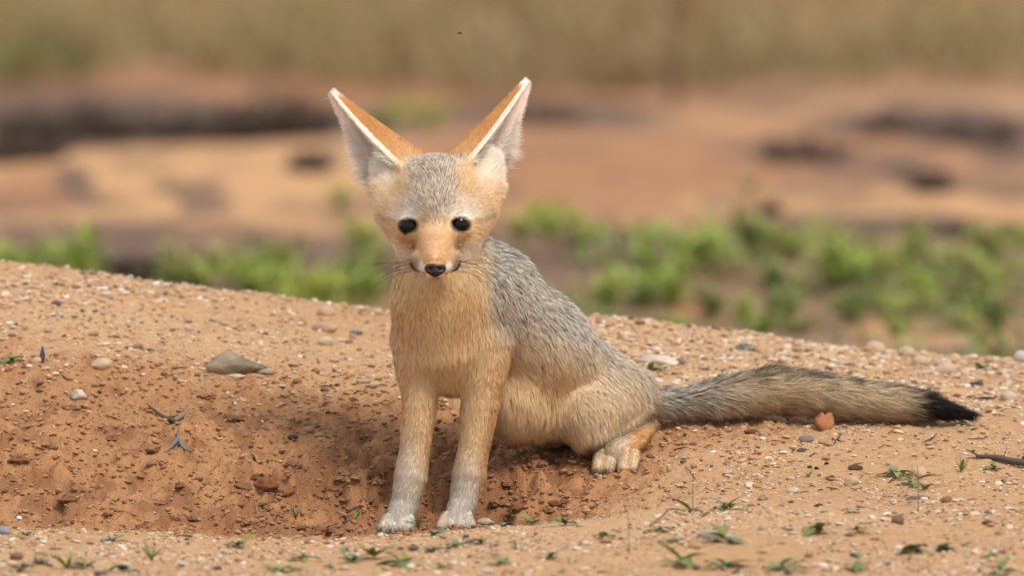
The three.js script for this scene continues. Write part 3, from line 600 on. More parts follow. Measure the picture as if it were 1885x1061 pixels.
{
  const eyeM = new THREE.MeshPhysicalMaterial({ color: new THREE.Color().setRGB(0.006, 0.004, 0.003), roughness: 0.08, ior: 1.34, specularIntensity: 0.75 });
  for (const e of eyes) {
    const m = part('eye', new THREE.SphereGeometry(21.6 * S, 48, 32), eyeM, fox);
    m.position.copy(local(e.c));
  }
  // the nose pad: a rounded wedge with two nostrils
  const g = new THREE.SphereGeometry(1, 56, 40), q = g.attributes.position, cc = new Float32Array(q.count * 3), top = A(92, 70, 60), dk = A(26, 15, 14);
  for (let i = 0; i < q.count; i++) {
    let x = q.getX(i), y = q.getY(i), z = q.getZ(i);
    const wy = y < 0 ? 1 - 0.38 * y * y - 0.1 * Math.abs(y) : 1;
    let X = x * 20 * wy, Y = y * (y > 0 ? 13.5 : 17), Z = z * 14;
    if (z > 0) for (const s of [-1, 1]) { const d = Math.hypot((X - s * 7.5) / 1.25, Y + 1.5 + Math.abs(X) * 0.12); Z -= 6.5 * Math.exp(-((d / 3.6) ** 2)) * z; const slit = Math.hypot((X - s * 13) / 2.2, Y + 2.5); Z -= 3 * Math.exp(-((slit / 2.2) ** 2)) * z; }
    if (z > 0) Z -= 1.6 * Math.exp(-((X / 1.5) ** 2)) * sst(2, -8, Y);
    q.setXYZ(i, X * S, Y * S, Z * S);
    const up = sst(2, 9, Y + 1.5 * (vnoise(X * 0.7, Y * 0.7, Z * 0.7) - 0.5)) * (0.5 + 0.5 * vnoise(X * 1.3, Y * 1.3, Z * 1.3));
    cc.set(mix3(dk, top, up), i * 3);
  }
  g.setAttribute('color', new THREE.BufferAttribute(cc, 3)); g.computeVertexNormals();
  const nose = part('nose', g, new THREE.MeshPhysicalMaterial({ vertexColors: true, roughness: 0.42, clearcoat: 0.25, clearcoatRoughness: 0.35 }), fox);
  nose.position.copy(local(P(803, 495, 346)));
  nose.rotation.x = -0.25;
  // whiskers
  const wm = new THREE.MeshStandardMaterial({ color: new THREE.Color().setRGB(0.03, 0.022, 0.018), roughness: 0.6 });
  for (const s of [-1, 1]) for (let i = 0; i < 15; i++) {
    const a = P(803 + s * rr(34, 46), 481 + (i % 4) * 6 + rr(-2, 2), rr(296, 318));
    const L = rr(42, 92), dn = rr(-0.28, 0.75), p0 = local(a), p1 = local([a[0] + s * L * 0.5, a[1] - dn * L * 0.25 + 6, a[2] - 8]), p2 = local([a[0] + s * L * 0.92, a[1] - dn * L * 0.75 - 4, a[2] - 30 - rr(0, 25)]);
    part('whisker', new THREE.TubeGeometry(new THREE.QuadraticBezierCurve3(p0, p1, p2), 10, 0.000115, 4), wm, fox);
  }
  // claws of the visible hind foot
  const cm = new THREE.MeshStandardMaterial({ color: new THREE.Color().setRGB(0.05, 0.042, 0.036), roughness: 0.5 });
  for (const [u, v, n] of [[1099, 866, 97], [1118, 867, 97], [1145, 867, 97], [1162, 865, 93], [705, 972, 230], [721, 974, 230], [741, 974, 230], [757, 972, 230], [813, 969, 232], [829, 971, 232], [849, 971, 232], [865, 969, 232]]) {
    const c = new THREE.QuadraticBezierCurve3(local(P(u, v - 5, n - 4)), local(P(u - 1, v, n + 5)), local(P(u - 2, v + 8, n + 7)));
    const t = new THREE.TubeGeometry(c, 6, 0.0014, 6), tp = t.attributes.position;
    for (let i = 0; i < tp.count; i++) { const k = Math.floor(i / 7) / 6, o = c.getPoint(k); tp.setXYZ(i, mix(o.x, tp.getX(i), 1 - 0.85 * k), mix(o.y, tp.getY(i), 1 - 0.85 * k), mix(o.z, tp.getZ(i), 1 - 0.85 * k)); }
    part('claw', t, cm, fox);
  }
}
put(fox, 'fox');

// ------------------------------------------------------------------ stones, clods
function rock(seedN, detail, rough, flat = 0.62, facets = 0, freq = 1.3) {
  const g = new THREE.IcosahedronGeometry(1, detail), p = g.attributes.position;
  const cuts = []; for (let i = 0; i < facets; i++) cuts.push([nrm([hash3(seedN, i, 1) - 0.5, hash3(seedN, i, 2) - 0.5, hash3(seedN, i, 3) - 0.5]), 0.62 + 0.25 * hash3(seedN, i, 4)]);
  for (let i = 0; i < p.count; i++) {
    let v = [p.getX(i), p.getY(i), p.getZ(i)];
    const k = 1 + rough * (fbm(v[0] * freq + seedN * 7.3, v[1] * freq, v[2] * freq, 4) - 0.5) * 2;
    v = v.map((x) => x * k);
    for (const [n, h] of cuts) { const d = dot(v, n); if (d > h) v = v.map((x, j) => x - n[j] * (d - h) * 0.9); }
    p.setXYZ(i, v[0], v[1] * flat, v[2]);
  }
  const m = g.toNonIndexed ? g : g; m.deleteAttribute('uv'); m.computeVertexNormals();
  return smooth(m);
}
function smooth(g) {                                                 // average the normals of vertices that share a place
  const p = g.attributes.position, n = g.attributes.normal, map = new Map();
  const key = (i) => `${Math.round(p.getX(i) * 2e4)},${Math.round(p.getY(i) * 2e4)},${Math.round(p.getZ(i) * 2e4)}`;
  for (let i = 0; i < p.count; i++) { const k = key(i), a = map.get(k) ?? [0, 0, 0]; a[0] += n.getX(i); a[1] += n.getY(i); a[2] += n.getZ(i); map.set(k, a); }
  for (let i = 0; i < p.count; i++) { const a = nrm(map.get(key(i))); n.setXYZ(i, ...a); }
  return g;
}
const stoneTex = (() => {
  const N = 256, a = new Uint8Array(N * N * 4);
  for (let y = 0; y < N; y++) for (let x = 0; x < N; x++) { const o = (y * N + x) * 4, k = fbm(x / 14, y / 14, 3.3, 4); a[o] = a[o + 1] = a[o + 2] = 255 * clamp(0.3 + 0.7 * k, 0, 1); a[o + 3] = 255; }
  const t = new THREE.DataTexture(a, N, N); t.wrapS = t.wrapT = THREE.RepeatWrapping; t.magFilter = THREE.LinearFilter; t.needsUpdate = true; return t;
})();
function mottled(g, base, amp, seedN, second) {                      // speckle of the stone itself
  g = g.clone(); const p = g.attributes.position, c = new Float32Array(p.count * 3), uv = new Float32Array(p.count * 2);
  for (let i = 0; i < p.count; i++) {
    const x = p.getX(i), y = p.getY(i), z = p.getZ(i), k = 1 + amp * (fbm(x * 4 + seedN, y * 4, z * 4, 4) - 0.5) * 2;
    let q = base.map((b) => b * k); if (second) q = mix3(q, second, sst(0.5, 0.62, fbm(x * 1.9 + seedN * 3, y * 1.9 + 5, z * 1.9, 3)));
    c.set(q, i * 3); uv[i * 2] = x + y * 0.4; uv[i * 2 + 1] = z - y * 0.6;
  }
  g.setAttribute('color', new THREE.BufferAttribute(c, 3)); g.setAttribute('uv', new THREE.BufferAttribute(uv, 2)); return g;
}
const stoneM = new THREE.MeshStandardMaterial({ vertexColors: true, roughness: 0.92, bumpMap: stoneTex, bumpScale: 0.0008 });
const clodM = new THREE.MeshStandardMaterial({ vertexColors: true, roughness: 1, bumpMap: stoneTex, bumpScale: 0.0012 });
function place(mesh, u, v, w, h, d, turn, sink = 0.25) {             // width, height, depth in picture units
  const p = at(u, v);
  mesh.scale.set(w / 2 * S, h / 2 * S, d / 2 * S); mesh.position.set(p.x, p.y + h / 2 * S * (1 - 2 * sink), p.z - d / 2 * S * 0.3); mesh.rotation.y = turn; return mesh;
}
const CREAMST = A(236, 206, 174), WHITEST = A(244, 228, 210), PINKST = A(222, 180, 150), GREYST = A(160, 140, 124), BLUEST = A(120, 128, 126), DARKST = A(92, 78, 72), YELST = A(224, 178, 92), BROWNST = A(138, 100, 76), CLOD = A(180, 116, 74), CLODD = A(136, 80, 48);
// [u, v(contact), width, height, depth, colour, seed, name, label, category, options]
const NAMED = [
  [428, 688, 100, 52, 60, A(176, 158, 130), 1, 'rock', 'grey-brown weathered rock behind the hollow, left of the fox', 'rock', { second: A(132, 122, 98), turn: 0.2, wedge: 1 }],
  [430, 693, 44, 11, 22, WHITEST, 2, 'stone_chip', 'flat white chip lying before the grey-brown weathered rock', 'stone', {}],
  [487, 688, 40, 14, 26, A(196, 178, 150), 3, 'stone', 'low pale slab at the right foot of the weathered rock', 'stone', { turn: -0.3 }],
  [188, 678, 42, 26, 30, CREAMST, 4, 'stone', 'cream stone half buried on the left rim of the hollow', 'stone', { second: A(206, 176, 146) }],
  [146, 742, 36, 22, 26, WHITEST, 5, 'stone', 'white angular stone on the left slope with a tiny sprout under it', 'stone', { facets: 6, second: A(206, 188, 176) }],
  [1517, 792, 42, 38, 34, A(206, 138, 92), 6, 'soil_clod', 'reddish lump of hardened soil standing before the tail', 'clod', { clod: 1, facets: 7 }],
  [1212, 674, 78, 26, 40, WHITEST, 7, 'stone', 'flat white slab behind the fox, left of the tail crest', 'stone', { second: A(226, 200, 176) }],
  [1252, 672, 26, 18, 22, A(178, 146, 124), 8, 'stone', 'brownish stone leaning on the right end of the flat white slab', 'stone', {}],
  [1372, 645, 46, 18, 24, A(104, 118, 116), 9, 'stone', 'blue-grey smooth stone on the crest above the tail', 'stone', { second: A(182, 172, 150) }],
  [1855, 741, 34, 28, 30, A(232, 206, 178), 10, 'stone', 'round cream stone right of the black tail tip', 'stone', {}],
  [1483, 818, 30, 17, 22, GREYST, 11, 'pebble', 'smooth grey-brown pebble beside the yellow pebble', 'pebble', {}],
  [1513, 820, 17, 13, 14, YELST, 12, 'pebble', 'yellow pebble on the sand below the reddish clod', 'pebble', { facets: 4 }],
  [1474, 833, 15, 10, 12, A(94, 92, 94), 13, 'pebble', 'small slate-grey pebble under the smooth grey-brown pebble', 'pebble', { second: A(150, 140, 132) }],
  [1574, 866, 28, 14, 16, A(116, 84, 62), 14, 'stone', 'dark brown flaky chip on the sand below the tail', 'stone', { facets: 5 }],
  [1490, 860, 9, 7, 8, DARKST, 15, 'dropping', 'left of the two black crumbs on the right sand', 'dropping', {}],
  [1502, 862, 10, 7, 8, A(48, 42, 42), 16, 'dropping', 'right of the two black crumbs on the right sand', 'dropping', {}],
  [1521, 855, 9, 7, 8, A(44, 40, 42), 17, 'dropping', 'lone black crumb above the brown flaky chip', 'dropping', {}],
  [893, 966, 40, 18, 20, A(240, 222, 206), 18, 'stone', 'white lumpy stone just right of the fox forefeet', 'stone', { turn: -0.5, second: A(206, 186, 170) }],
  [920, 962, 30, 11, 16, A(232, 214, 196), 19, 'stone', 'narrow white stone behind the sprouts, right of the lumpy one', 'stone', {}],
  [1105, 890, 13, 15, 10, A(228, 206, 170), 20, 'stone', 'small pale pointed stone beneath the hind foot', 'stone', { facets: 5 }],
  [1610, 652, 40, 34, 32, A(224, 190, 156), 21, 'stone', 'tall pale stone on the right crest', 'stone', {}],
  [1668, 655, 34, 26, 28, A(228, 198, 166), 22, 'stone', 'rounded pale stone next to the tall one on the crest', 'stone', {}],
  [1740, 690, 46, 30, 34, A(230, 198, 168), 23, 'stone', 'broad pale stone in the row above the tail tip', 'stone', { facets: 4 }],
  [1695, 672, 34, 22, 26, CREAMST, 24, 'stone', 'cream stone left of the broad pale stone', 'stone', {}],
  [1880, 668, 34, 30, 28, A(232, 218, 206), 25, 'stone', 'whitish stone cut by the right edge of the view', 'stone', {}],
  [1800, 708, 20, 12, 16, A(90, 84, 86), 26, 'stone', 'dark slate stone above the round cream stone', 'stone', {}],
  [1788, 709, 14, 10, 12, A(74, 72, 78), 27, 'stone', 'small black stone beside the dark slate stone', 'stone', {}],
  [600, 634, 32, 20, 22, A(240, 214, 180), 28, 'stone', 'cream stone with dark underside left of the chest', 'stone', {}],
  [598, 612, 48, 22, 24, PINKST, 29, 'stone', 'pinkish oblong stone above the cream stone left of the chest', 'stone', { turn: -0.35 }],
  [600, 582, 36, 20, 24, A(232, 194, 156), 30, 'stone', 'blurred tan stone at the crest left of the chest', 'stone', {}],
  [655, 616, 28, 12, 16, A(150, 146, 142), 31, 'stone', 'bluish grey flat stone left of the chest', 'stone', {}],
  [692, 578, 26, 18, 20, A(234, 196, 158), 32, 'stone', 'pale stone touching the chest outline at the crest', 'stone', {}],
  [490, 902, 44, 34, 32, A(164, 106, 68), 33, 'soil_clod', 'largest dark soil clod on the wall of the hollow', 'clod', { clod: 1, facets: 4 }],
  [692, 892, 26, 22, 22, A(150, 94, 60), 34, 'soil_clod', 'round dark clod just left of the left foreleg', 'clod', { clod: 1 }],
  [527, 915, 36, 30, 30, A(176, 116, 76), 35, 'soil_clod', 'clod lying against the right side of the largest dark clod', 'clod', { clod: 1, facets: 4 }],
  [280, 862, 20, 14, 16, A(190, 146, 112), 36, 'pebble', 'tan pebble on the left floor of the hollow', 'pebble', {}],
  [570, 804, 22, 12, 16, A(206, 158, 120), 37, 'pebble', 'tan pebble on the slope right of the dark crumb', 'pebble', {}],
  [586, 814, 16, 8, 12, A(222, 182, 144), 38, 'pebble', 'flatter pale pebble touching the tan pebble on the slope', 'pebble', {}],
  [540, 816, 22, 12, 14, A(84, 64, 54), 39, 'pebble', 'blackish angular crumb on the slope above the hollow', 'pebble', { facets: 5 }],
  [195, 999, 20, 15, 16, A(196, 188, 182), 40, 'pebble', 'greyish white pebble on the front lip at left', 'pebble', {}],
  [132, 996, 22, 16, 18, A(226, 186, 150), 41, 'pebble', 'tan blunt pebble on the front lip left of the greyish one', 'pebble', { facets: 4 }],
  [8, 985, 24, 18, 18, A(176, 176, 180), 42, 'pebble', 'blue-white pebble at the left edge of the view', 'pebble', {}],
  [580, 1000, 40, 22, 24, A(212, 166, 124), 43, 'stone', 'tan rounded stone on the front lip below the scrapes', 'stone', {}],
  [1320, 993, 78, 20, 34, A(206, 198, 190), 44, 'bone_chip', 'weathered whitish flat chip with a sprout before it', 'chip', { second: A(180, 168, 158) }],
  [1690, 920, 44, 10, 12, A(150, 138, 130), 45, 'stick', 'short grey stick on the right foreground sand', 'stick', { turn: 0.1 }],
  [1690, 882, 36, 24, 24, A(236, 200, 166), 46, 'stone', 'pale angular stone behind the right foreground sprouts', 'stone', { facets: 6 }],
  [1566, 895, 26, 22, 22, A(234, 200, 162), 47, 'stone', 'cream rounded stone left of the right foreground sprouts', 'stone', {}],
  [1404, 921, 18, 15, 15, A(196, 150, 120), 48, 'pebble', 'tan pebble with pale cap in the right foreground', 'pebble', { second: A(230, 206, 184) }],
  [1652, 968, 24, 20, 20, A(150, 118, 92), 49, 'pebble', 'brown round pebble under a thin stalk, right foreground', 'pebble', {}],
  [1815, 970, 18, 12, 14, BROWNST, 50, 'pebble', 'chocolate brown pebble near the right edge, foreground', 'pebble', {}],
  [1742, 925, 22, 14, 16, A(176, 128, 94), 51, 'pebble', 'reddish brown pebble right of the short grey stick', 'pebble', {}],
  [1404, 978, 18, 16, 15, A(236, 206, 174), 52, 'pebble', 'pale round pebble right of the weathered chip', 'pebble', {}],
  [1186, 818, 26, 16, 20, A(160, 98, 62), 53, 'soil_clod', 'crumbly clod right of the hind foot', 'clod', { clod: 1 }],
  [1195, 847, 14, 11, 12, A(178, 132, 100), 54, 'pebble', 'small tan pebble right of the hind toes', 'pebble', {}],
  [985, 858, 16, 12, 13, A(190, 138, 104), 55, 'pebble', 'tan pebble on dark soil under the belly', 'pebble', {}],
  [1372, 773, 34, 16, 20, A(180, 112, 70), 56, 'soil_clod', 'small red clod wedged under the tail', 'clod', { clod: 1 }],
  [1382, 802, 26, 12, 16, A(158, 98, 62), 57, 'soil_clod', 'dark crumbly clod on the sand under the tail base', 'clod', { clod: 1 }],
  [1280, 1010, 30, 16, 20, A(216, 170, 132), 58, 'stone', 'tan stone below the weathered whitish chip', 'stone', {}],
];
for (const [u, v, w, h, d, c, sd, name, label, cat, o] of NAMED) {
  let g = rock(sd * 3 + 1, w > 34 ? 4 : 3, o.clod ? 0.55 : o.wedge ? 0.34 : 0.22, 1, o.facets ?? 2, o.clod ? 2.6 : o.wedge ? 2.2 : 1.5);
  if (o.wedge) { const p = g.attributes.position; for (let i = 0; i < p.count; i++) { const x = p.getX(i); p.setY(i, p.getY(i) * (x < -0.35 ? 1 : mix(1, 0.3, sst(-0.35, 1, x)))); p.setX(i, x > 0 ? x * 1.35 : x); } g.computeVertexNormals(); smooth(g); }
  const m = place(new THREE.Mesh(mottled(g, c, o.clod ? 0.3 : 0.14, sd, o.second), o.clod ? clodM : stoneM), u, v, w, h, d, o.turn ?? (hash3(sd, 3, 3) - 0.5) * 0.8);
  tag(put(m, name), label, cat);
}
// scattered pebbles, each its own stone
{
  const protos = [];
  for (let i = 0; i < 14; i++) protos.push(mottled(rock(200 + i, 2, 0.22, 0.66, 3), [A(232, 202, 168), A(240, 218, 190), A(224, 184, 148), A(214, 170, 130), A(198, 160, 128), A(236, 206, 176), A(176, 134, 100), A(228, 190, 154), A(206, 156, 114), A(242, 224, 200), A(150, 118, 98), A(230, 196, 160), A(218, 178, 142), A(130, 112, 104)][i], 0.16, i));
  const spots = [];
  const free = (u, v, r) => !NAMED.some((q) => Math.hypot((u - q[0]) / (q[2] * 0.6 + r), (v - q[1] + q[3] / 2) / (q[3] + r)) < 1) && !spots.some((q) => Math.hypot((u - q[0]) / 1.3, (v - q[1]) * 1.6) < (r + q[2]) * 0.5);
  let tries = 0;
  while (spots.length < 280 && tries++ < 20000) {
    let u, v; const k = rnd();
    if (k < 0.28) { u = rr(-10, 735); v = 500 + 195 * Math.sqrt(rnd()) + (u < 300 ? 0 : 20); }
    else if (k < 0.42) { u = rr(520, 735); v = rr(600, 760); }
    else if (k < 0.68) { u = rr(1090, 1890); v = rr(585, 770) + (u - 1090) * 0.08; }
    else if (k < 0.84) { u = rr(1200, 1890); v = rr(780, 960); }
    else { u = rr(-5, 1890); v = rr(985, 1061); }
    const p = at(u, v); if (p.z < -0.46 || soilAt(p.x, p.z) > 0.42) continue;
    const w = 9 + 17 * Math.pow(rnd(), 2.6); if (!free(u, v, w)) continue;
    spots.push([u, v, w]);
  }
  for (const [u, v, w] of spots) {
    const kind = Math.floor(rnd() * protos.length), m = new THREE.Mesh(protos[kind], stoneM);
    place(m, u, v, w, w * rr(0.6, 0.95), w * rr(0.7, 1), rr(0, 6.28), 0.3); m.rotation.z = rr(-0.25, 0.25);
    const tone = ['cream', 'whitish', 'peach', 'tan', 'sand grey', 'cream', 'brown', 'peach', 'tan', 'whitish', 'brown', 'cream', 'peach', 'grey'][kind], size = w > 15 ? 'larger' : 'small';
    const where = v > 975 ? (u < 900 ? 'on the front lip, left part' : 'along the bottom at right') : u < 740 ? (v > 690 ? 'beside the hollow, left of the forelegs' : u < 380 ? 'on the far left crest' : 'on the crest left of the chest') : v < 780 && u < 1450 ? 'behind the fox above the tail' : v < 780 ? 'on the crest right of the tail tip' : 'on the open sand below the tail';
    tag(put(m, 'pebble'), `${size} ${tone} pebble ${where}`, 'pebble', `${size} ${tone} pebbles ${where}`);
  }
  // clods of the hollow
  const cp = [];
  for (let i = 0; i < 8; i++) cp.push(mottled(rock(400 + i, 4, 0.85, 0.62, 0, 2), mix3(A(202, 150, 104), A(160, 108, 72), hash3(i, 5, 5)), 0.3, i));
  let made = 0; tries = 0;
  while (made < 130 && tries++ < 9000) {
    const u = rr(-10, 1280), v = rr(700, 1000), p = at(u, v), s = soilAt(p.x, p.z); if (s < 0.4 || rnd() > s || (u > 640 && v > 940 && u < 940)) continue;
    if (u > 1060 && u < 1200 && v > 800 && v < 885) continue;
    const w = 9 + 24 * Math.pow(rnd(), 2.4), m = new THREE.Mesh(cp[Math.floor(rnd() * 8)], clodM);
    place(m, u, v, w * 1.15, w * rr(0.55, 0.9), w * rr(0.7, 1), rr(0, 6.28), 0.36);
    const where = u < 260 ? 'at the left end of the hollow' : u < 500 ? 'on the left floor of the hollow' : u < 735 ? 'on the wall of the hollow left of the forelegs' : u < 920 ? 'between and behind the forelegs' : u < 1100 ? 'on dark soil under the belly' : 'behind the hind foot', size = w > 17 ? 'larger' : 'small';
    tag(put(m, 'soil_clod'), `${size} crumbly soil lump ${where}`, 'clod', `${size} soil lumps ${where}`); made++;
  }
  // gravel and crumbs too small to pick apart
  const scatter = (name, g, mat, n, fn) => {
    const im = new THREE.InstancedMesh(g, mat, n), M = new THREE.Matrix4(), q = new THREE.Quaternion(), e = new THREE.Euler(), col = new THREE.Color(); let c = 0, t = 0;
    while (c < n && t++ < n * 12) { const r = fn(); if (!r) continue; const [x, y, z, s, k] = r; e.set(rr(-0.4, 0.4), rr(0, 6.28), rr(-0.4, 0.4)); q.setFromEuler(e); M.compose(new THREE.Vector3(x, y, z), q, new THREE.Vector3(s * rr(0.7, 1.3), s * rr(0.5, 0.9), s * rr(0.7, 1.2))); im.setMatrixAt(c, M); col.setRGB(...k); im.setColorAt(c, col); c++; }
    im.count = c; im.userData.kind = 'stuff'; put(im, name); return im;
  };
  const gm = new THREE.MeshStandardMaterial({ roughness: 0.95 });
  tag(scatter('gravel', rock(90, 1, 0.25, 0.7, 2), gm, 30000, () => {
    const x = rr(-0.42, 0.42), z = rr(-0.5, 0.64), s = soilAt(x, z), dn = fbm(x * 22, 6, z * 14, 3);
    if (rnd() < s * 1.7 || rnd() > sst(0.3, 0.7, dn) + (z < -0.08 ? 0.3 : 0)) return null;
    const r = 0.0005 + 0.0013 * Math.pow(rnd(), 2.5);
    return [x, H(x, z) + r * 0.25, z, r, pick(rnd(), [0.35, A(234, 206, 174)], [0.3, A(220, 178, 138)], [0.2, A(200, 150, 108)], [0.08, A(246, 232, 214)], [0.09, A(120, 92, 76)])];
  }), 'fine pale gravel spread over the mound', 'gravel');
  tag(scatter('gravel', rock(92, 2, 0.25, 0.7, 3), gm, 5200, () => {
    const x = rr(-0.42, 0.42), z = rnd() < 0.7 ? rr(-0.5, -0.05) : rr(-0.05, 0.64), s = soilAt(x, z), dn = fbm(x * 17, 16, z * 12, 3);
    if (rnd() < s * 1.8 || rnd() > sst(0.32, 0.62, dn) + (x > 0.06 && z < -0.1 ? 0.45 : 0)) return null;
    const r = 0.0012 + 0.0022 * Math.pow(rnd(), 2.2);
    return [x, H(x, z) + r * 0.2, z, r, pick(rnd(), [0.4, A(238, 212, 180)], [0.28, A(222, 182, 144)], [0.16, A(204, 156, 114)], [0.08, A(248, 236, 220)], [0.08, A(140, 110, 92)])];
  }), 'coarser pale gravel spread over the mound', 'gravel');
  tag(scatter('soil_crumbs', rock(91, 1, 0.4, 0.8, 2), gm, 12000, () => {
    const x = rr(-0.42, 0.2), z = rr(-0.15, 0.22), s = soilAt(x, z); if (rnd() > s * 1.1) return null;
    const r = 0.0004 + 0.0024 * Math.pow(rnd(), 4);
    return [x, H(x, z) + r * 0.3, z, r, mix3(A(206, 154, 108), A(150, 98, 64), clamp(s * 0.7 + rr(-0.3, 0.3), 0, 1))];
  }), 'loose reddish soil crumbs in the dug hollow', 'soil');
}

// ------------------------------------------------------------------ twigs and thorns
const barkM = (c) => new THREE.MeshStandardMaterial({ color: new THREE.Color().setRGB(...c), roughness: 0.9, bumpMap: stoneTex, bumpScale: 0.0004 });
function tube(pts, radii, seg = 14, rad = 6) {
  const c = new THREE.CatmullRomCurve3(pts), g = new THREE.TubeGeometry(c, seg, 1, rad), p = g.attributes.position, q = new THREE.Vector3();
  for (let i = 0; i < p.count; i++) {
    const k = Math.floor(i / (rad + 1)) / seg, o = c.getPointAt(k), f = k * (radii.length - 1), j = Math.min(radii.length - 2, Math.floor(f)), r = mix(radii[j], radii[j + 1], f - j);
    q.set(p.getX(i), p.getY(i), p.getZ(i)).sub(o).multiplyScalar(r).add(o); p.setXYZ(i, q.x, q.y, q.z);
  }
  g.computeVertexNormals(); return g;
}
const gp = (u, v, lift = 1) => { const p = at(u, v); p.y += lift * S; return p; };
function twig(pts, radii, color, name, label, cat, group) {          // points [u, v, lift]
  const w = pts.map(([u, v, l]) => gp(u, v, l ?? 2)), o = w[0].clone(), g = tube(w.map((p) => p.sub(o)), radii.map((r) => r * S));
  const m = new THREE.Mesh(g, barkM(color)); m.position.copy(o); tag(put(m, name), label, cat, group); return m;
}
{
  const b = new THREE.Group(), o = gp(1880, 862); b.position.copy(o);
  const L = (pts) => pts.map(([u, v, l]) => gp(u, v, l).sub(o)), bm = barkM(A(104, 88, 82));
  part('stem', tube(L([[1796, 846, 5], [1830, 850, 6], [1860, 857, 7], [1895, 863, 8], [1930, 866, 8]]), [3 * S, 5.5 * S, 6 * S, 6.5 * S, 7 * S], 22, 8), bm, b);
  part('twig', tube(L([[1800, 847, 6], [1788, 842, 9], [1776, 838, 10]]), [2 * S, 1.4 * S, 0.6 * S]), bm, b);
  part('twig', tube(L([[1802, 848, 3], [1790, 848, 2], [1778, 849, 2]]), [1.6 * S, 1.2 * S, 0.7 * S]), bm, b);
  part('twig', tube(L([[1845, 852, 8], [1850, 846, 13], [1853, 842, 17]]), [1.6 * S, 1 * S, 0.5 * S]), bm, b);
  tag(put(b, 'branch'), 'dark dry branch lying on the sand at the right edge', 'branch');
  const t = new THREE.Group(), p0 = gp(320, 782); t.position.copy(p0);
  const Q = (pts) => pts.map(([u, v, l]) => gp(u, v, l).sub(p0)), tm = barkM(A(106, 86, 74)), tg = barkM(A(150, 138, 124));
  part('spine', tube(Q([[320, 782, 4], [300, 774, 6], [284, 768, 8], [270, 763, 10]]), [5 * S, 4 * S, 3 * S, 0.8 * S]), tm, t);
  part('spine', tube(Q([[318, 782, 4], [332, 778, 6], [349, 770, 12]]), [5 * S, 4 * S, 0.8 * S]), tg, t);
  part('knot', tube(Q([[312, 779, 2], [318, 783, 7], [322, 782, 3]]), [4 * S, 6 * S, 3 * S]), tm, t);
  tag(put(t, 'thorn'), 'forked brown thorn lying on the sand left of the fox', 'thorn');
  const t2 = new THREE.Group(), p1 = gp(328, 826); t2.position.copy(p1);
  const R = (pts) => pts.map(([u, v, l]) => gp(u, v, l).sub(p1)), t2m = barkM(A(128, 134, 138));
  part('spine', tube(R([[328, 822, 10], [316, 830, 5], [306, 834, 2]]), [4 * S, 2.6 * S, 0.8 * S]), t2m, t2);
  part('spine', tube(R([[328, 822, 10], [340, 830, 6], [352, 838, 2]]), [4 * S, 3 * S, 1 * S]), t2m, t2);
  part('spine', tube(R([[328, 824, 8], [329, 818, 14], [330, 814, 17]]), [4 * S, 3 * S, 1 * S]), t2m, t2);
  tag(put(t2, 'thorn'), 'three-pointed blue-grey thorn below the forked brown thorn', 'thorn');
  const t3 = new THREE.Group(), p2 = gp(72, 670); t3.position.copy(p2);
  const U = (pts) => pts.map(([u, v, l]) => gp(u, v, l).sub(p2)), t3m = barkM(A(62, 58, 62));
  part('spine', tube(U([[76, 670, 3], [79, 666, 10], [79, 660, 18]]), [6 * S, 5 * S, 0.8 * S]), t3m, t3);
  part('spine', tube(U([[80, 671, 4], [68, 668, 4], [54, 668, 4]]), [5 * S, 5 * S, 1 * S]), t3m, t3);
  tag(put(t3, 'thorn'), 'black upright thorn on the left rim of the hollow', 'thorn');
  const dk = A(70, 56, 48), br = A(128, 96, 72);
  twig([[600, 975], [640, 962, 4], [632, 960, 4], [676, 945, 5]], [1, 2.4, 2.2, 1.2], dk, 'twig', 'dark straight twig on moist soil left of the left forefoot', 'twig');
  twig([[1196, 975, 3], [1210, 965, 8], [1232, 956, 16]], [1.6, 2.2, 1.6], A(150, 112, 88), 'twig', 'brown bent twig in the foreground below the hind foot', 'twig');
  twig([[1533, 823, 2], [1542, 812, 5], [1549, 805, 6]], [1, 1.6, 0.8], dk, 'twig', 'short slanting dark twig right of the yellow pebble', 'twig');
  twig([[1696, 817, 3], [1712, 811, 4], [1724, 804, 5]], [0.8, 1.6, 0.9], dk, 'twig', 'slanting dark twig on the sand below the tail tip', 'twig');
  twig([[1780, 811, 2], [1805, 811, 3], [1818, 809, 3]], [0.8, 1.3, 0.8], br, 'twig', 'thin level twig left of a white flake', 'twig');
  twig([[1792, 737, 3], [1810, 739, 4], [1830, 739, 4]], [1.5, 3, 1.5], A(64, 60, 62), 'twig', 'black stub of wood right of the tail tip', 'twig');
  twig([[1262, 864, 3], [1270, 871, 3], [1280, 879, 2]], [0.9, 1.2, 0.7], br, 'twig', 'fine slanting twig right of the hind foot', 'twig');
  twig([[1240, 836, 2], [1255, 834, 3], [1268, 833, 2]], [0.9, 1.4, 0.8], dk, 'twig', 'fine level dark twig right of the hind foot', 'twig');
  twig([[195, 771, 2], [210, 773, 3], [224, 775, 2]], [0.8, 1.3, 0.6], dk, 'twig', 'fine dark twig under a white crumb on the left slope', 'twig');
  twig([[115, 700, 3], [125, 706, 4], [135, 711, 3]], [0.9, 1.8, 0.8], A(90, 72, 60), 'twig', 'dark bent twig above the white angular stone', 'twig');
  twig([[40, 795, 3], [52, 793, 4], [62, 790, 3]], [1, 2, 1], A(84, 76, 72), 'twig', 'grey twig at the far left of the hollow', 'twig');
  twig([[462, 838, 2], [466, 842, 5], [474, 846, 2]], [0.8, 2.2, 1], dk, 'twig', 'dark splinter on the middle slope of the hollow', 'twig');
  twig([[470, 934, 3], [474, 944, 6], [477, 952, 4]], [0.8, 1, 0.8], A(196, 150, 108), 'straw', 'short straw standing against the scrapes', 'straw');
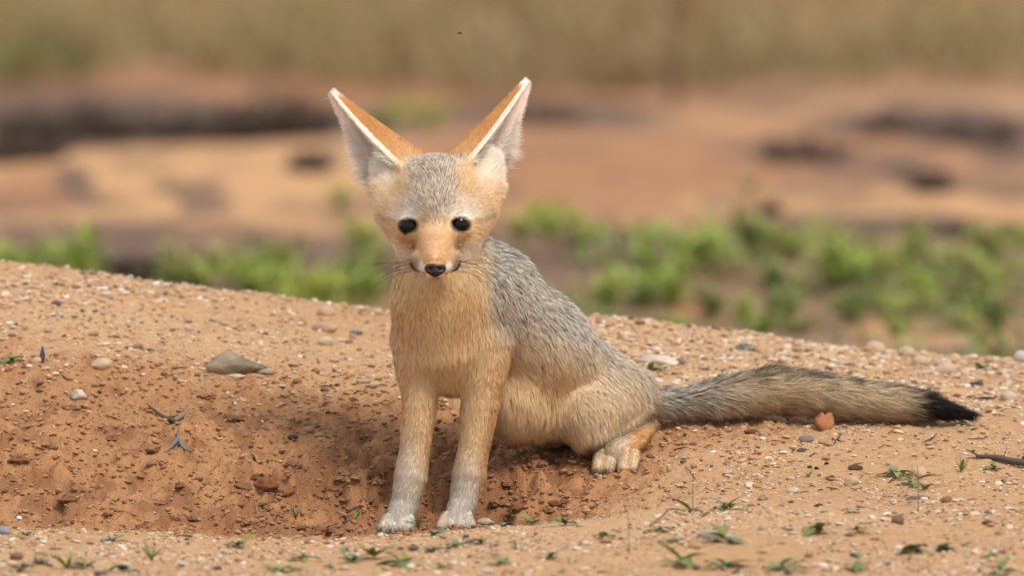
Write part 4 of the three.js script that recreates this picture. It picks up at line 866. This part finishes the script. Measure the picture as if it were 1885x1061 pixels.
  twig([[1350, 777, 2], [1352, 768, 10], [1354, 760, 17]], [1, 1, 0.6], A(200, 150, 100), 'straw', 'short straw upright below the tail', 'straw');
  twig([[1275, 940, 0], [1275, 925, 18], [1276, 905, 38]], [1, 1, 0.6], A(150, 112, 72), 'stalk', 'dry upright stalk among the low sprouts, right foreground', 'stalk');
  twig([[1689, 945, 0], [1690, 930, 20], [1688, 905, 44]], [1, 1, 0.6], A(130, 96, 60), 'stalk', 'dry upright stalk above the short grey stick', 'stalk');
  twig([[1158, 1020, 0], [1157, 1005, 18], [1156, 985, 40]], [1, 1, 0.6], A(130, 100, 60), 'stalk', 'upright stalk with a leafy tip in the middle foreground', 'stalk');
  for (let i = 0; i < 46; i++) {
    const side = rnd(), u = side < 0.55 ? rr(1220, 1880) : side < 0.8 ? rr(0, 720) : rr(560, 730), v = side < 0.55 ? rr(790, 980) : side < 0.8 ? rr(690, 850) : rr(690, 780), a = rr(-0.6, 0.6), L = rr(8, 24);
    twig([[u, v, 2], [u + Math.cos(a) * L * 0.5, v + Math.sin(a) * L * 0.25, 3], [u + Math.cos(a) * L, v + Math.sin(a) * L * 0.5, 2]], [0.7, rr(0.9, 1.5), 0.6], pick(rnd(), [0.6, dk], [0.4, br]), 'twig', `tiny dry twig fragment ${side < 0.55 ? 'on the open sand below the tail' : side < 0.8 ? 'on the slope left of the fox' : 'on the gravel just left of the forelegs'}`, 'twig', `twig fragments ${side < 0.55 ? 'below the tail' : side < 0.8 ? 'left of the fox' : 'beside the forelegs'}`);
  }
}

// ------------------------------------------------------------------ seedlings near the fox
const leafMats = [A(128, 146, 56, 0.6), A(136, 148, 62, 0.6), A(146, 156, 112, 0.62), A(160, 150, 62, 0.62), A(118, 140, 84, 0.6)].map((c) => new THREE.MeshPhysicalMaterial({ color: new THREE.Color().setRGB(...c), roughness: 0.6, side: THREE.DoubleSide, transmission: 0.3, thickness: 0 }));
function leaf(L, W, curl, fold = 0.25, n = 10) {                     // a blade from the origin along +x, bending down
  const pos = [], idx = [];
  for (let i = 0; i <= n; i++) {
    const t = i / n, w = W * Math.pow(Math.sin(Math.PI * Math.pow(t, 0.8)), 0.9) * 0.5 + W * 0.04 * (1 - t), a = curl * t, x = L * (curl ? Math.sin(a) / curl : t), y = L * (curl ? (Math.cos(a) - 1) / curl : 0);
    for (const s of [-1, 0, 1]) pos.push(x, y + Math.abs(s) * w * fold, s * w);
    if (i < n) for (let k = 0; k < 2; k++) { const q = i * 3 + k; idx.push(q, q + 1, q + 3, q + 1, q + 4, q + 3); }
  }
  const g = new THREE.BufferGeometry(); g.setAttribute('position', new THREE.Float32BufferAttribute(pos, 3)); g.setIndex(idx); g.computeVertexNormals(); return g;
}
function seedling(kind, size) {
  const o = new THREE.Group(), n = kind === 'grass' ? 5 : kind === 'round' ? 8 : 9;
  for (let i = 0; i < n; i++) {
    const mat = kind === 'round' ? leafMats[rnd() < 0.6 ? 2 : 4] : leafMats[rnd() < 0.5 ? 0 : rnd() < 0.6 ? 1 : 3];
    const L = size * S * (kind === 'round' ? rr(0.35, 0.6) : rr(0.5, 1)), W = L * (kind === 'grass' ? 0.16 : kind === 'round' ? 0.7 : 0.3);
    const lf = part('leaf', leaf(L, W, kind === 'grass' ? rr(0.2, 0.8) : rr(0.3, 1.3)), mat, o);
    lf.rotation.order = 'YZX'; lf.rotation.y = i / n * 6.28 + rr(-0.5, 0.5); lf.rotation.z = kind === 'grass' ? rr(0.7, 1.3) : rr(0.1, 0.8); lf.rotation.x = rr(-0.4, 0.4);
    if (kind !== 'grass') lf.position.set(rr(-1, 1) * size * 0.1 * S, rr(0.02, 0.16) * size * S, rr(-1, 1) * size * 0.1 * S);
  }
  part('stem', tube([new THREE.Vector3(0, -2 * S, 0), new THREE.Vector3(0.5 * S, size * 0.1 * S, 0), new THREE.Vector3(0, size * 0.2 * S, 0.4 * S)], [1.2 * S, 1 * S, 0.6 * S], 5, 5), leafMats[3], o);
  return o;
}
const SEED = [
  [716, 980, 34, 'grass', 'grass sprout before the left forefoot'], [770, 984, 44, 'grass', 'grass sprout between the two forefeet'], [690, 985, 30, 'leafy', 'green sprout at the outer side of the left forefoot'],
  [800, 990, 40, 'round', 'low grey-green sprout touching the right forefoot'], [868, 975, 46, 'round', 'bushy grey-green sprout before the right forefoot'], [928, 972, 40, 'round', 'round-leaved sprout below the white lumpy stone'], [980, 968, 44, 'leafy', 'leafy sprout right of the white stones'], [1040, 968, 46, 'leafy', 'flat leafy sprout below the dark soil right of the forefeet'],
  [950, 945, 34, 'leafy', 'yellow-green sprout above the white stones'], [885, 1004, 40, 'round', 'round-leaved sprout below the right forefoot'], [830, 1012, 40, 'leafy', 'green sprout on the lip below the right forefoot'],
  [690, 1030, 56, 'leafy', 'broad-leaved green sprout below the left forefoot'], [740, 1042, 60, 'leafy', 'dark bushy sprout in the lower middle'], [650, 1036, 46, 'round', 'grey-green sprout left of the broad-leaved one'],
  [795, 1022, 38, 'round', 'pale round-leaved sprout right of the dark bushy one'], [545, 948, 40, 'grass', 'yellow-green grass sprout among the scrapes'], [655, 968, 26, 'grass', 'tiny yellow sprout beside the dark straight twig'],
  [125, 1044, 56, 'grass', 'upright grass sprout in the lower left corner'], [40, 1054, 52, 'round', 'grey-green sprout at the left bottom corner'], [78, 1040, 44, 'round', 'round-leaved sprout left of the upright grass'], [210, 1000, 36, 'leafy', 'green sprout right of the greyish white pebble'], [45, 988, 26, 'leafy', 'small green sprout at the left end of the lip'],
  [225, 1054, 48, 'round', 'low dark sprout in the lower left foreground'], [160, 1046, 40, 'leafy', 'leafy sprout right of the upright grass sprout'], [440, 1010, 42, 'leafy', 'flat yellowish sprout on the lip below the hollow'], [280, 1032, 44, 'grass', 'thin grass sprout in the left foreground'], [565, 1034, 40, 'leafy', 'dull green sprout below the tan lip stone'],
  [1268, 945, 42, 'leafy', 'low sprout under the dry stalk, right foreground'], [1338, 940, 52, 'leafy', 'spreading sprout right of the dry stalk'], [1505, 982, 54, 'leafy', 'bright green leafy sprout in the right foreground'], [1648, 880, 46, 'leafy', 'green sprout left of the pale angular stone'], [1684, 896, 50, 'leafy', 'broad green sprout before the pale angular stone'],
  [1768, 872, 46, 'grass', 'arching grass blade left of the dark branch'], [1828, 866, 30, 'leafy', 'small sprout under the dark branch'], [1580, 986, 30, 'leafy', 'two-leaved sprout right of the bright green one'], [1488, 880, 22, 'grass', 'tiny blade below the two black crumbs'], [1525, 882, 20, 'leafy', 'tiny sprout below the brown flaky chip'],
  [1334, 1004, 60, 'leafy', 'dark sprout growing before the weathered chip'], [1250, 1040, 64, 'leafy', 'broad bushy sprout below the weathered chip'], [1330, 1046, 58, 'leafy', 'bushy sprout right of the broad bushy one'], [1575, 1052, 46, 'leafy', 'tall dark sprout at the lower right'], [1680, 1018, 62, 'round', 'grey-green sprout under the brown round pebble'], [1735, 1016, 46, 'round', 'faint grey-green sprout near the right foreground'],
  [1115, 992, 36, 'leafy', 'small sprout beside the middle foreground stalk'], [1010, 1030, 44, 'leafy', 'low green sprout in the lower middle'], [920, 1040, 40, 'leafy', 'small dull sprout left of the low green one'], [1440, 1052, 52, 'leafy', 'sprout at the bottom edge, right of centre'], [1840, 1058, 60, 'leafy', 'sprout in the lower right corner'], [1210, 982, 34, 'leafy', 'thin sprout behind the brown bent twig'],
  [1200, 686, 40, 'leafy', 'green sprig below the flat white slab behind the fox'], [1805, 680, 42, 'leafy', 'green tuft among stones at the right crest'], [20, 665, 40, 'leafy', 'blue-green sprig at the far left behind the hollow'], [1700, 905, 26, 'leafy', 'yellowish sprout at the foot of the upright stalk'], [152, 750, 14, 'leafy', 'tiny yellow sprout under the white angular stone'],
];
for (const [u, v, s, kind, label] of SEED) { const o = seedling(kind, s * 1.08), p = at(u, v); o.position.copy(p); o.rotation.y = rr(0, 6.28); tag(put(o, 'seedling'), label, 'seedling'); }

for (let i = 0; i < 26; i++) {
  const u = rr(0, 1885), v = rr(1000, 1062), kind = pick(rnd(), [0.5, 'leafy'], [0.3, 'round'], [0.2, 'grass']), o = seedling(kind, rr(16, 38)), side = u < 620 ? 'left' : u < 1250 ? 'middle' : 'right', look = { leafy: 'leafy', round: 'round-leaved', grass: 'grassy' }[kind];
  o.position.copy(at(u, v)); o.rotation.y = rr(0, 6.28); tag(put(o, 'seedling'), `small dull ${look} sprout along the bottom edge, ${side} part`, 'seedling', `small ${look} sprouts along the bottom edge, ${side}`);
}
// ------------------------------------------------------------------ the plain behind
const weedMats = [A(156, 174, 58, 1), A(172, 182, 74, 1), A(130, 144, 62, 0.9), A(176, 168, 92, 0.95), A(176, 146, 104, 0.8)].map((c) => new THREE.MeshPhysicalMaterial({ color: new THREE.Color().setRGB(...c), roughness: 0.6, side: THREE.DoubleSide, transmission: 0.35, thickness: 0 }));
function weed(h, w, mat) {                                           // metres
  const o = new THREE.Group(), leaves = [], stems = [], n = Math.round(60 + 170 * w * h / 0.01);
  for (let i = 0; i < 9; i++) {
    const a = rr(0, 6.28), r = rr(0.1, 0.62) * w, top = new THREE.Vector3(Math.cos(a) * r, h * rr(0.35, 1.05), Math.sin(a) * r);
    stems.push(tube([new THREE.Vector3(0, -0.004, 0), new THREE.Vector3(top.x * 0.35, top.y * 0.5, top.z * 0.35), top], [0.0016, 0.0012, 0.0006], 6, 5));
    for (let k = 0; k < n / 5; k++) {
      const t = Math.sqrt(rnd()), L = rr(0.2, 0.55) * Math.min(h, 0.07), g = leaf(L, L * rr(0.14, 0.32), rr(0.2, 1.1), 0.25, 3);
      g.rotateX(rr(-0.5, 0.5)); g.rotateZ(rr(0, 1.35)); g.rotateY(rr(0, 6.28)); g.translate(top.x * t * t + rr(-0.1, 0.1) * w, top.y * t, top.z * t * t + rr(-0.1, 0.1) * w); leaves.push(g);
    }
  }
  part('foliage', mergeGeometries(leaves), mat, o); part('stem', mergeGeometries(stems), weedMats[2], o);
  return o;
}
const WEEDS = [ // [u, v(base), height px, width px, tone, label]
  [30, 520, 95, 110, 0, 'bright green weed at the left end of the row behind the mound'], [150, 520, 110, 130, 0, 'second weed from the left in the row behind the mound'], [195, 512, 70, 70, 2, 'small dark weed close right of the second weed'],
  [370, 535, 90, 110, 1, 'pale green weed above the middle of the left crest'], [455, 545, 120, 150, 0, 'full bright weed left of the fox head'], [520, 550, 90, 90, 1, 'lower pale weed between the full weed and the fox'], [590, 570, 130, 130, 1, 'light green weed close left of the fox neck'], [640, 545, 90, 90, 2, 'dull weed behind the left whiskers'], [625, 420, 60, 50, 0, 'single green tuft standing above the row, left of the cheek'],
  [690, 520, 100, 70, 3, 'yellowish weed touching the left cheek'],
  [1005, 470, 100, 50, 0, 'tall narrow weed right of the fox cheek'], [960, 470, 60, 70, 1, 'low weed hidden partly by the fox back'], [1060, 490, 80, 90, 0, 'green weed above the fox back'], [1100, 550, 70, 90, 3, 'olive weed behind the sloping back'], [1170, 480, 70, 80, 3, 'faint olive weed right of the back'], [1200, 545, 110, 110, 0, 'green weed in the middle of the right row'], [1270, 520, 120, 140, 0, 'brightest full weed in the right row'], [1240, 590, 60, 80, 1, 'low pale weed before the brightest weed'],
  [1385, 500, 110, 60, 2, 'dark slim weed right of the brightest weed'], [1450, 505, 80, 90, 0, 'weed at the middle of the right row gap'], [1540, 530, 110, 130, 0, 'broad weed in the right row'], [1570, 570, 90, 90, 2, 'dull weed before the broad weed'], [1640, 560, 70, 80, 1, 'low pale weed right of the broad weed'], [1700, 545, 110, 130, 0, 'bright weed toward the right edge'], [1760, 520, 70, 70, 3, 'olive weed right of the bright one'], [1820, 500, 80, 90, 0, 'weed near the right edge above dark litter'], [1880, 480, 80, 80, 1, 'weed cut by the right edge'], [1650, 608, 50, 60, 0, 'low green tuft just beyond the right crest'], [1460, 600, 50, 90, 3, 'low olive growth beyond the crest above the tail'], [1330, 600, 40, 70, 1, 'low pale growth beyond the crest left of the blue-grey stone'], [1120, 585, 40, 60, 3, 'small growth beyond the crest by the fox rump'], [1800, 625, 40, 80, 3, 'faint olive growth beyond the right crest'],
  [40, 150, 60, 130, 0, 'blurred green bush far off at the upper left'], [130, 150, 50, 100, 2, 'dull bush right of the far upper left bush'], [790, 235, 60, 90, 0, 'bright blurred bush between the two ears'], [700, 250, 60, 90, 2, 'dark green bush left of the bright one between the ears'], [490, 125, 50, 110, 2, 'dark far bush above the left ear'], [820, 130, 40, 90, 2, 'far bush above the gap between the ears'], [1330, 140, 40, 100, 2, 'far olive bush right of the thin upright stalk'], [1510, 140, 50, 90, 2, 'far dark bush at the upper right'], [1380, 385, 50, 30, 3, 'lone small tuft on the red bank at right'], [1600, 150, 40, 120, 3, 'pale far bush at the upper right'],
];
for (const [u, v, h, w, t, label] of WEEDS) {
  const r = ray(u, v), k = (FAR_Y - camera.position.y) / r.y, p = camera.position.clone().addScaledVector(r, k), f = k * S;
  const o = weed(h * f * rr(0.6, 0.9), w * f * 1.35, weedMats[t]); o.position.set(p.x, H(p.x, p.z), p.z); tag(put(o, 'weed'), label, 'weed');
}
for (let i = 0; i < 48; i++) {                                        // lower growth that closes the row
  const left = i < 20, u = left ? rr(-10, 690) : rr(960, 1890), v = (left ? rr(500, 560) : rr(500, 600)) , h = rr(30, 75), w = rr(60, 120), t = pick(rnd(), [0.3, 0], [0.25, 1], [0.3, 2], [0.2, 3], [0.18, 4]);
  const r = ray(u, v), k = (FAR_Y - camera.position.y) / r.y, p = camera.position.clone().addScaledVector(r, k), f = k * S, name = ['fresh green', 'pale green', 'dark green', 'olive', 'dry straw-coloured'][t];
  const o = weed(h * f, w * f, weedMats[t]); o.position.set(p.x, H(p.x, p.z), p.z);
  tag(put(o, 'weed'), `low ${name} growth in the blurred row ${left ? 'left' : 'right'} of the fox`, 'weed', `low ${name} growth ${left ? 'left' : 'right'} of the fox`);
}
// dead brush
const deadM = new THREE.MeshStandardMaterial({ color: new THREE.Color().setRGB(...A(104, 84, 72)), roughness: 1 });
const DEAD = [[60, 265, 130, 80, 'dark dead bush at the left edge of the far bank'], [170, 255, 150, 85, 'dark dead bush right of the left edge one'], [330, 245, 120, 60, 'low dead bush on top of the pale bank'], [440, 265, 130, 75, 'dead bush left of the darkest one behind the left ear'], [540, 262, 150, 90, 'darkest dead bush left of the fox ear'], [30, 335, 160, 50, 'dead brush trailing down the bank at the left edge'], [1000, 215, 130, 50, 'flat dead bush right of the right ear tip'], [1640, 255, 130, 50, 'dead brush on the right bank'], [1790, 275, 160, 60, 'dead brush at the right end of the bank'], [1715, 380, 70, 50, 'small dark dead bush at the foot of the right bank'], [1480, 330, 130, 50, 'thin dead brush on the red bank'], [1420, 430, 40, 30, 'tiny dead bush above the right weed row'], [1780, 455, 160, 36, 'low dead brush behind the right weeds'], [110, 505, 60, 40, 'dead stems between the left weeds'], [280, 520, 140, 56, 'dead stems above the left crest'], [570, 350, 60, 40, 'small dead tuft on the pale bank left of the cheek']];
for (const [u, v, w, h, label] of DEAD) {
  const r = ray(u, v), k = (FAR_Y - camera.position.y) / r.y, p = camera.position.clone().addScaledVector(r, k), f = k * S, gs = [], W = w * f * 1.35, Hh = h * f * 1.35;
  for (let i = 0; i < (u < 620 ? 100 : 42); i++) {
    const a = rr(0, 6.28), q = Math.sqrt(rnd()) * 0.5, b = new THREE.Vector3(Math.cos(a) * q * W * 0.7, 0, Math.sin(a) * q * W * 0.5), t = new THREE.Vector3(b.x * 1.4 + rr(-0.2, 0.2) * W, Hh * rr(0.25, 1) * (1 - q), b.z * 1.4 + rr(-0.2, 0.2) * W);
    gs.push(tube([b.clone().setY(-0.006), b.clone().lerp(t, 0.5).add(new THREE.Vector3(rr(-0.1, 0.1) * W, 0.2 * Hh * rnd(), rr(-0.1, 0.1) * W)), t], [0.0026, 0.002, 0.001], 5, 4));
  }
  const m = new THREE.Mesh(mergeGeometries(gs), deadM); m.position.set(p.x, H(p.x, p.z), p.z); tag(put(m, 'dead_bush'), label, 'dead bush');
}
{
  // a thin upright stalk far off
  const r = ray(1240, 185), k = (FAR_Y - camera.position.y) / r.y, p = camera.position.clone().addScaledVector(r, k);
  const o = new THREE.Mesh(tube([new THREE.Vector3(0, -0.02, 0), new THREE.Vector3(0.004, 0.12, 0), new THREE.Vector3(-0.003, 0.3, 0), new THREE.Vector3(0.004, 0.62, 0)], [0.006, 0.005, 0.004, 0.003], 16, 8), barkM(A(136, 106, 80)));
  o.position.set(p.x, H(p.x, p.z), p.z); tag(put(o, 'dead_stalk'), 'thin brown upright stem rising far behind, right of the ears', 'stalk');
  // dry grass of the far plain
  const blades = []; for (let i = 0; i < 9; i++) { const g = leaf(rr(0.06, 0.12), 0.004, rr(0.2, 0.9), 0.1); g.rotateZ(rr(0.7, 1.4)); g.rotateY(rr(0, 6.28)); g.translate(rr(-0.02, 0.02), 0, rr(-0.02, 0.02)); blades.push(g); }
  const N = 9000, im = new THREE.InstancedMesh(mergeGeometries(blades), new THREE.MeshPhysicalMaterial({ roughness: 0.9, side: THREE.DoubleSide, transmission: 0.3, thickness: 0 }), N), M = new THREE.Matrix4(), col = new THREE.Color();
  for (let i = 0; i < N; i++) {
    const z = -5.7 - 9 * Math.pow(rnd(), 0.85), x = rr(-1, 1) * (1.1 - z * 0.06), s = rr(0.5, 1.1);
    M.compose(new THREE.Vector3(x, H(x, z) - 0.003, z), new THREE.Quaternion().setFromAxisAngle(new THREE.Vector3(0, 1, 0), rr(0, 6.28)), new THREE.Vector3(s, s, s)); im.setMatrixAt(i, M);
    col.setRGB(...mix3(A(206, 166, 110), A(168, 150, 84), clamp(fbm(x * 1.5, 3, z * 1.5, 3) * 1.6 - 0.4 + rr(-0.2, 0.2) , 0, 1)).map((c, k) => mix(c, A(140, 126, 70)[k], 0.5 * sst(-7, -6, z + rr(-0.4, 0.4)) * sst(0.35, 0.55, fbm(x * 1.2, 61, z * 0.8, 3))))); im.setColorAt(i, col);
  }
  const low = []; for (let i = 0; i < 10; i++) { const g = leaf(rr(0.014, 0.034), 0.0022, rr(0.2, 1), 0.1, 4); g.rotateZ(rr(0.5, 1.4)); g.rotateY(rr(0, 6.28)); g.translate(rr(-0.012, 0.012), 0, rr(-0.012, 0.012)); low.push(g); }
  const LN = 900, lg = new THREE.InstancedMesh(mergeGeometries(low), new THREE.MeshPhysicalMaterial({ roughness: 0.8, side: THREE.DoubleSide, transmission: 0.3, thickness: 0 }), LN);
  let q = 0;
  for (let t = 0; t < 60000 && q < LN; t++) {
    const z = rr(-3.25, -1.5), x = rr(-0.85, 0.85), d = fbm(x * 7, 51, z * 4, 3), band = sst(-3.25, -2.7, z) * sst(-1.5, -2, z);
    if (d < 0.57 - 0.05 * band || rnd() > band) continue;
    const s = rr(0.6, 1.4) * (0.6 + d); M.compose(new THREE.Vector3(x, H(x, z) - 0.001, z), new THREE.Quaternion().setFromAxisAngle(new THREE.Vector3(0, 1, 0), rr(0, 6.28)), new THREE.Vector3(s, s, s)); lg.setMatrixAt(q, M);
    col.setRGB(...pick(rnd(), [0.35, A(146, 160, 64, 0.85)], [0.3, A(118, 128, 62, 0.8)], [0.25, A(180, 160, 96, 0.75)], [0.1, A(176, 140, 96, 0.8)])); lg.setColorAt(q, col); q++;
  }
  lg.count = q; lg.userData.kind = 'stuff'; tag(put(lg, 'grass'), 'fine low green grass in a band behind the mound', 'grass');
  im.userData.kind = 'stuff'; tag(put(im, 'dry_grass'), 'straw coloured dry grass covering the far plain', 'grass');
}
// ------------------------------------------------------------------ a fly in the air
{
  const o = new THREE.Group(), c = new THREE.Vector3(...toWorld(P(848, 62, 60))); o.position.copy(c);
  const bm = new THREE.MeshStandardMaterial({ color: new THREE.Color().setRGB(0.03, 0.018, 0.012), roughness: 0.5 });
  const body = new THREE.SphereGeometry(1, 16, 10); body.scale(2.6 * S, 1.7 * S, 1.7 * S); const thorax = new THREE.SphereGeometry(1, 16, 10); thorax.scale(1.9 * S, 1.8 * S, 1.8 * S); thorax.translate(-2.6 * S, 0.4 * S, 0); const hd = new THREE.SphereGeometry(1, 12, 8); hd.scale(1.2 * S, 1.2 * S, 1.4 * S); hd.translate(-4.6 * S, 0.2 * S, 0);
  part('body', mergeGeometries([body, thorax, hd]), bm, o);
  for (const s of [-1, 1]) { const w = part('wing', leaf(7 * S, 2.6 * S, 0.1, 0.02), new THREE.MeshPhysicalMaterial({ color: new THREE.Color().setRGB(0.35, 0.26, 0.16), roughness: 0.5, side: THREE.DoubleSide, transmission: 0.6, thickness: 0 }), o); w.position.set(-2 * S, 1.6 * S, s * 0.8 * S); w.rotation.set(0, s * 0.7, 0.6); }
  tag(put(o, 'fly'), 'tiny dark fly in the air above the fox', 'fly');
}

renderer.render(scene, camera);
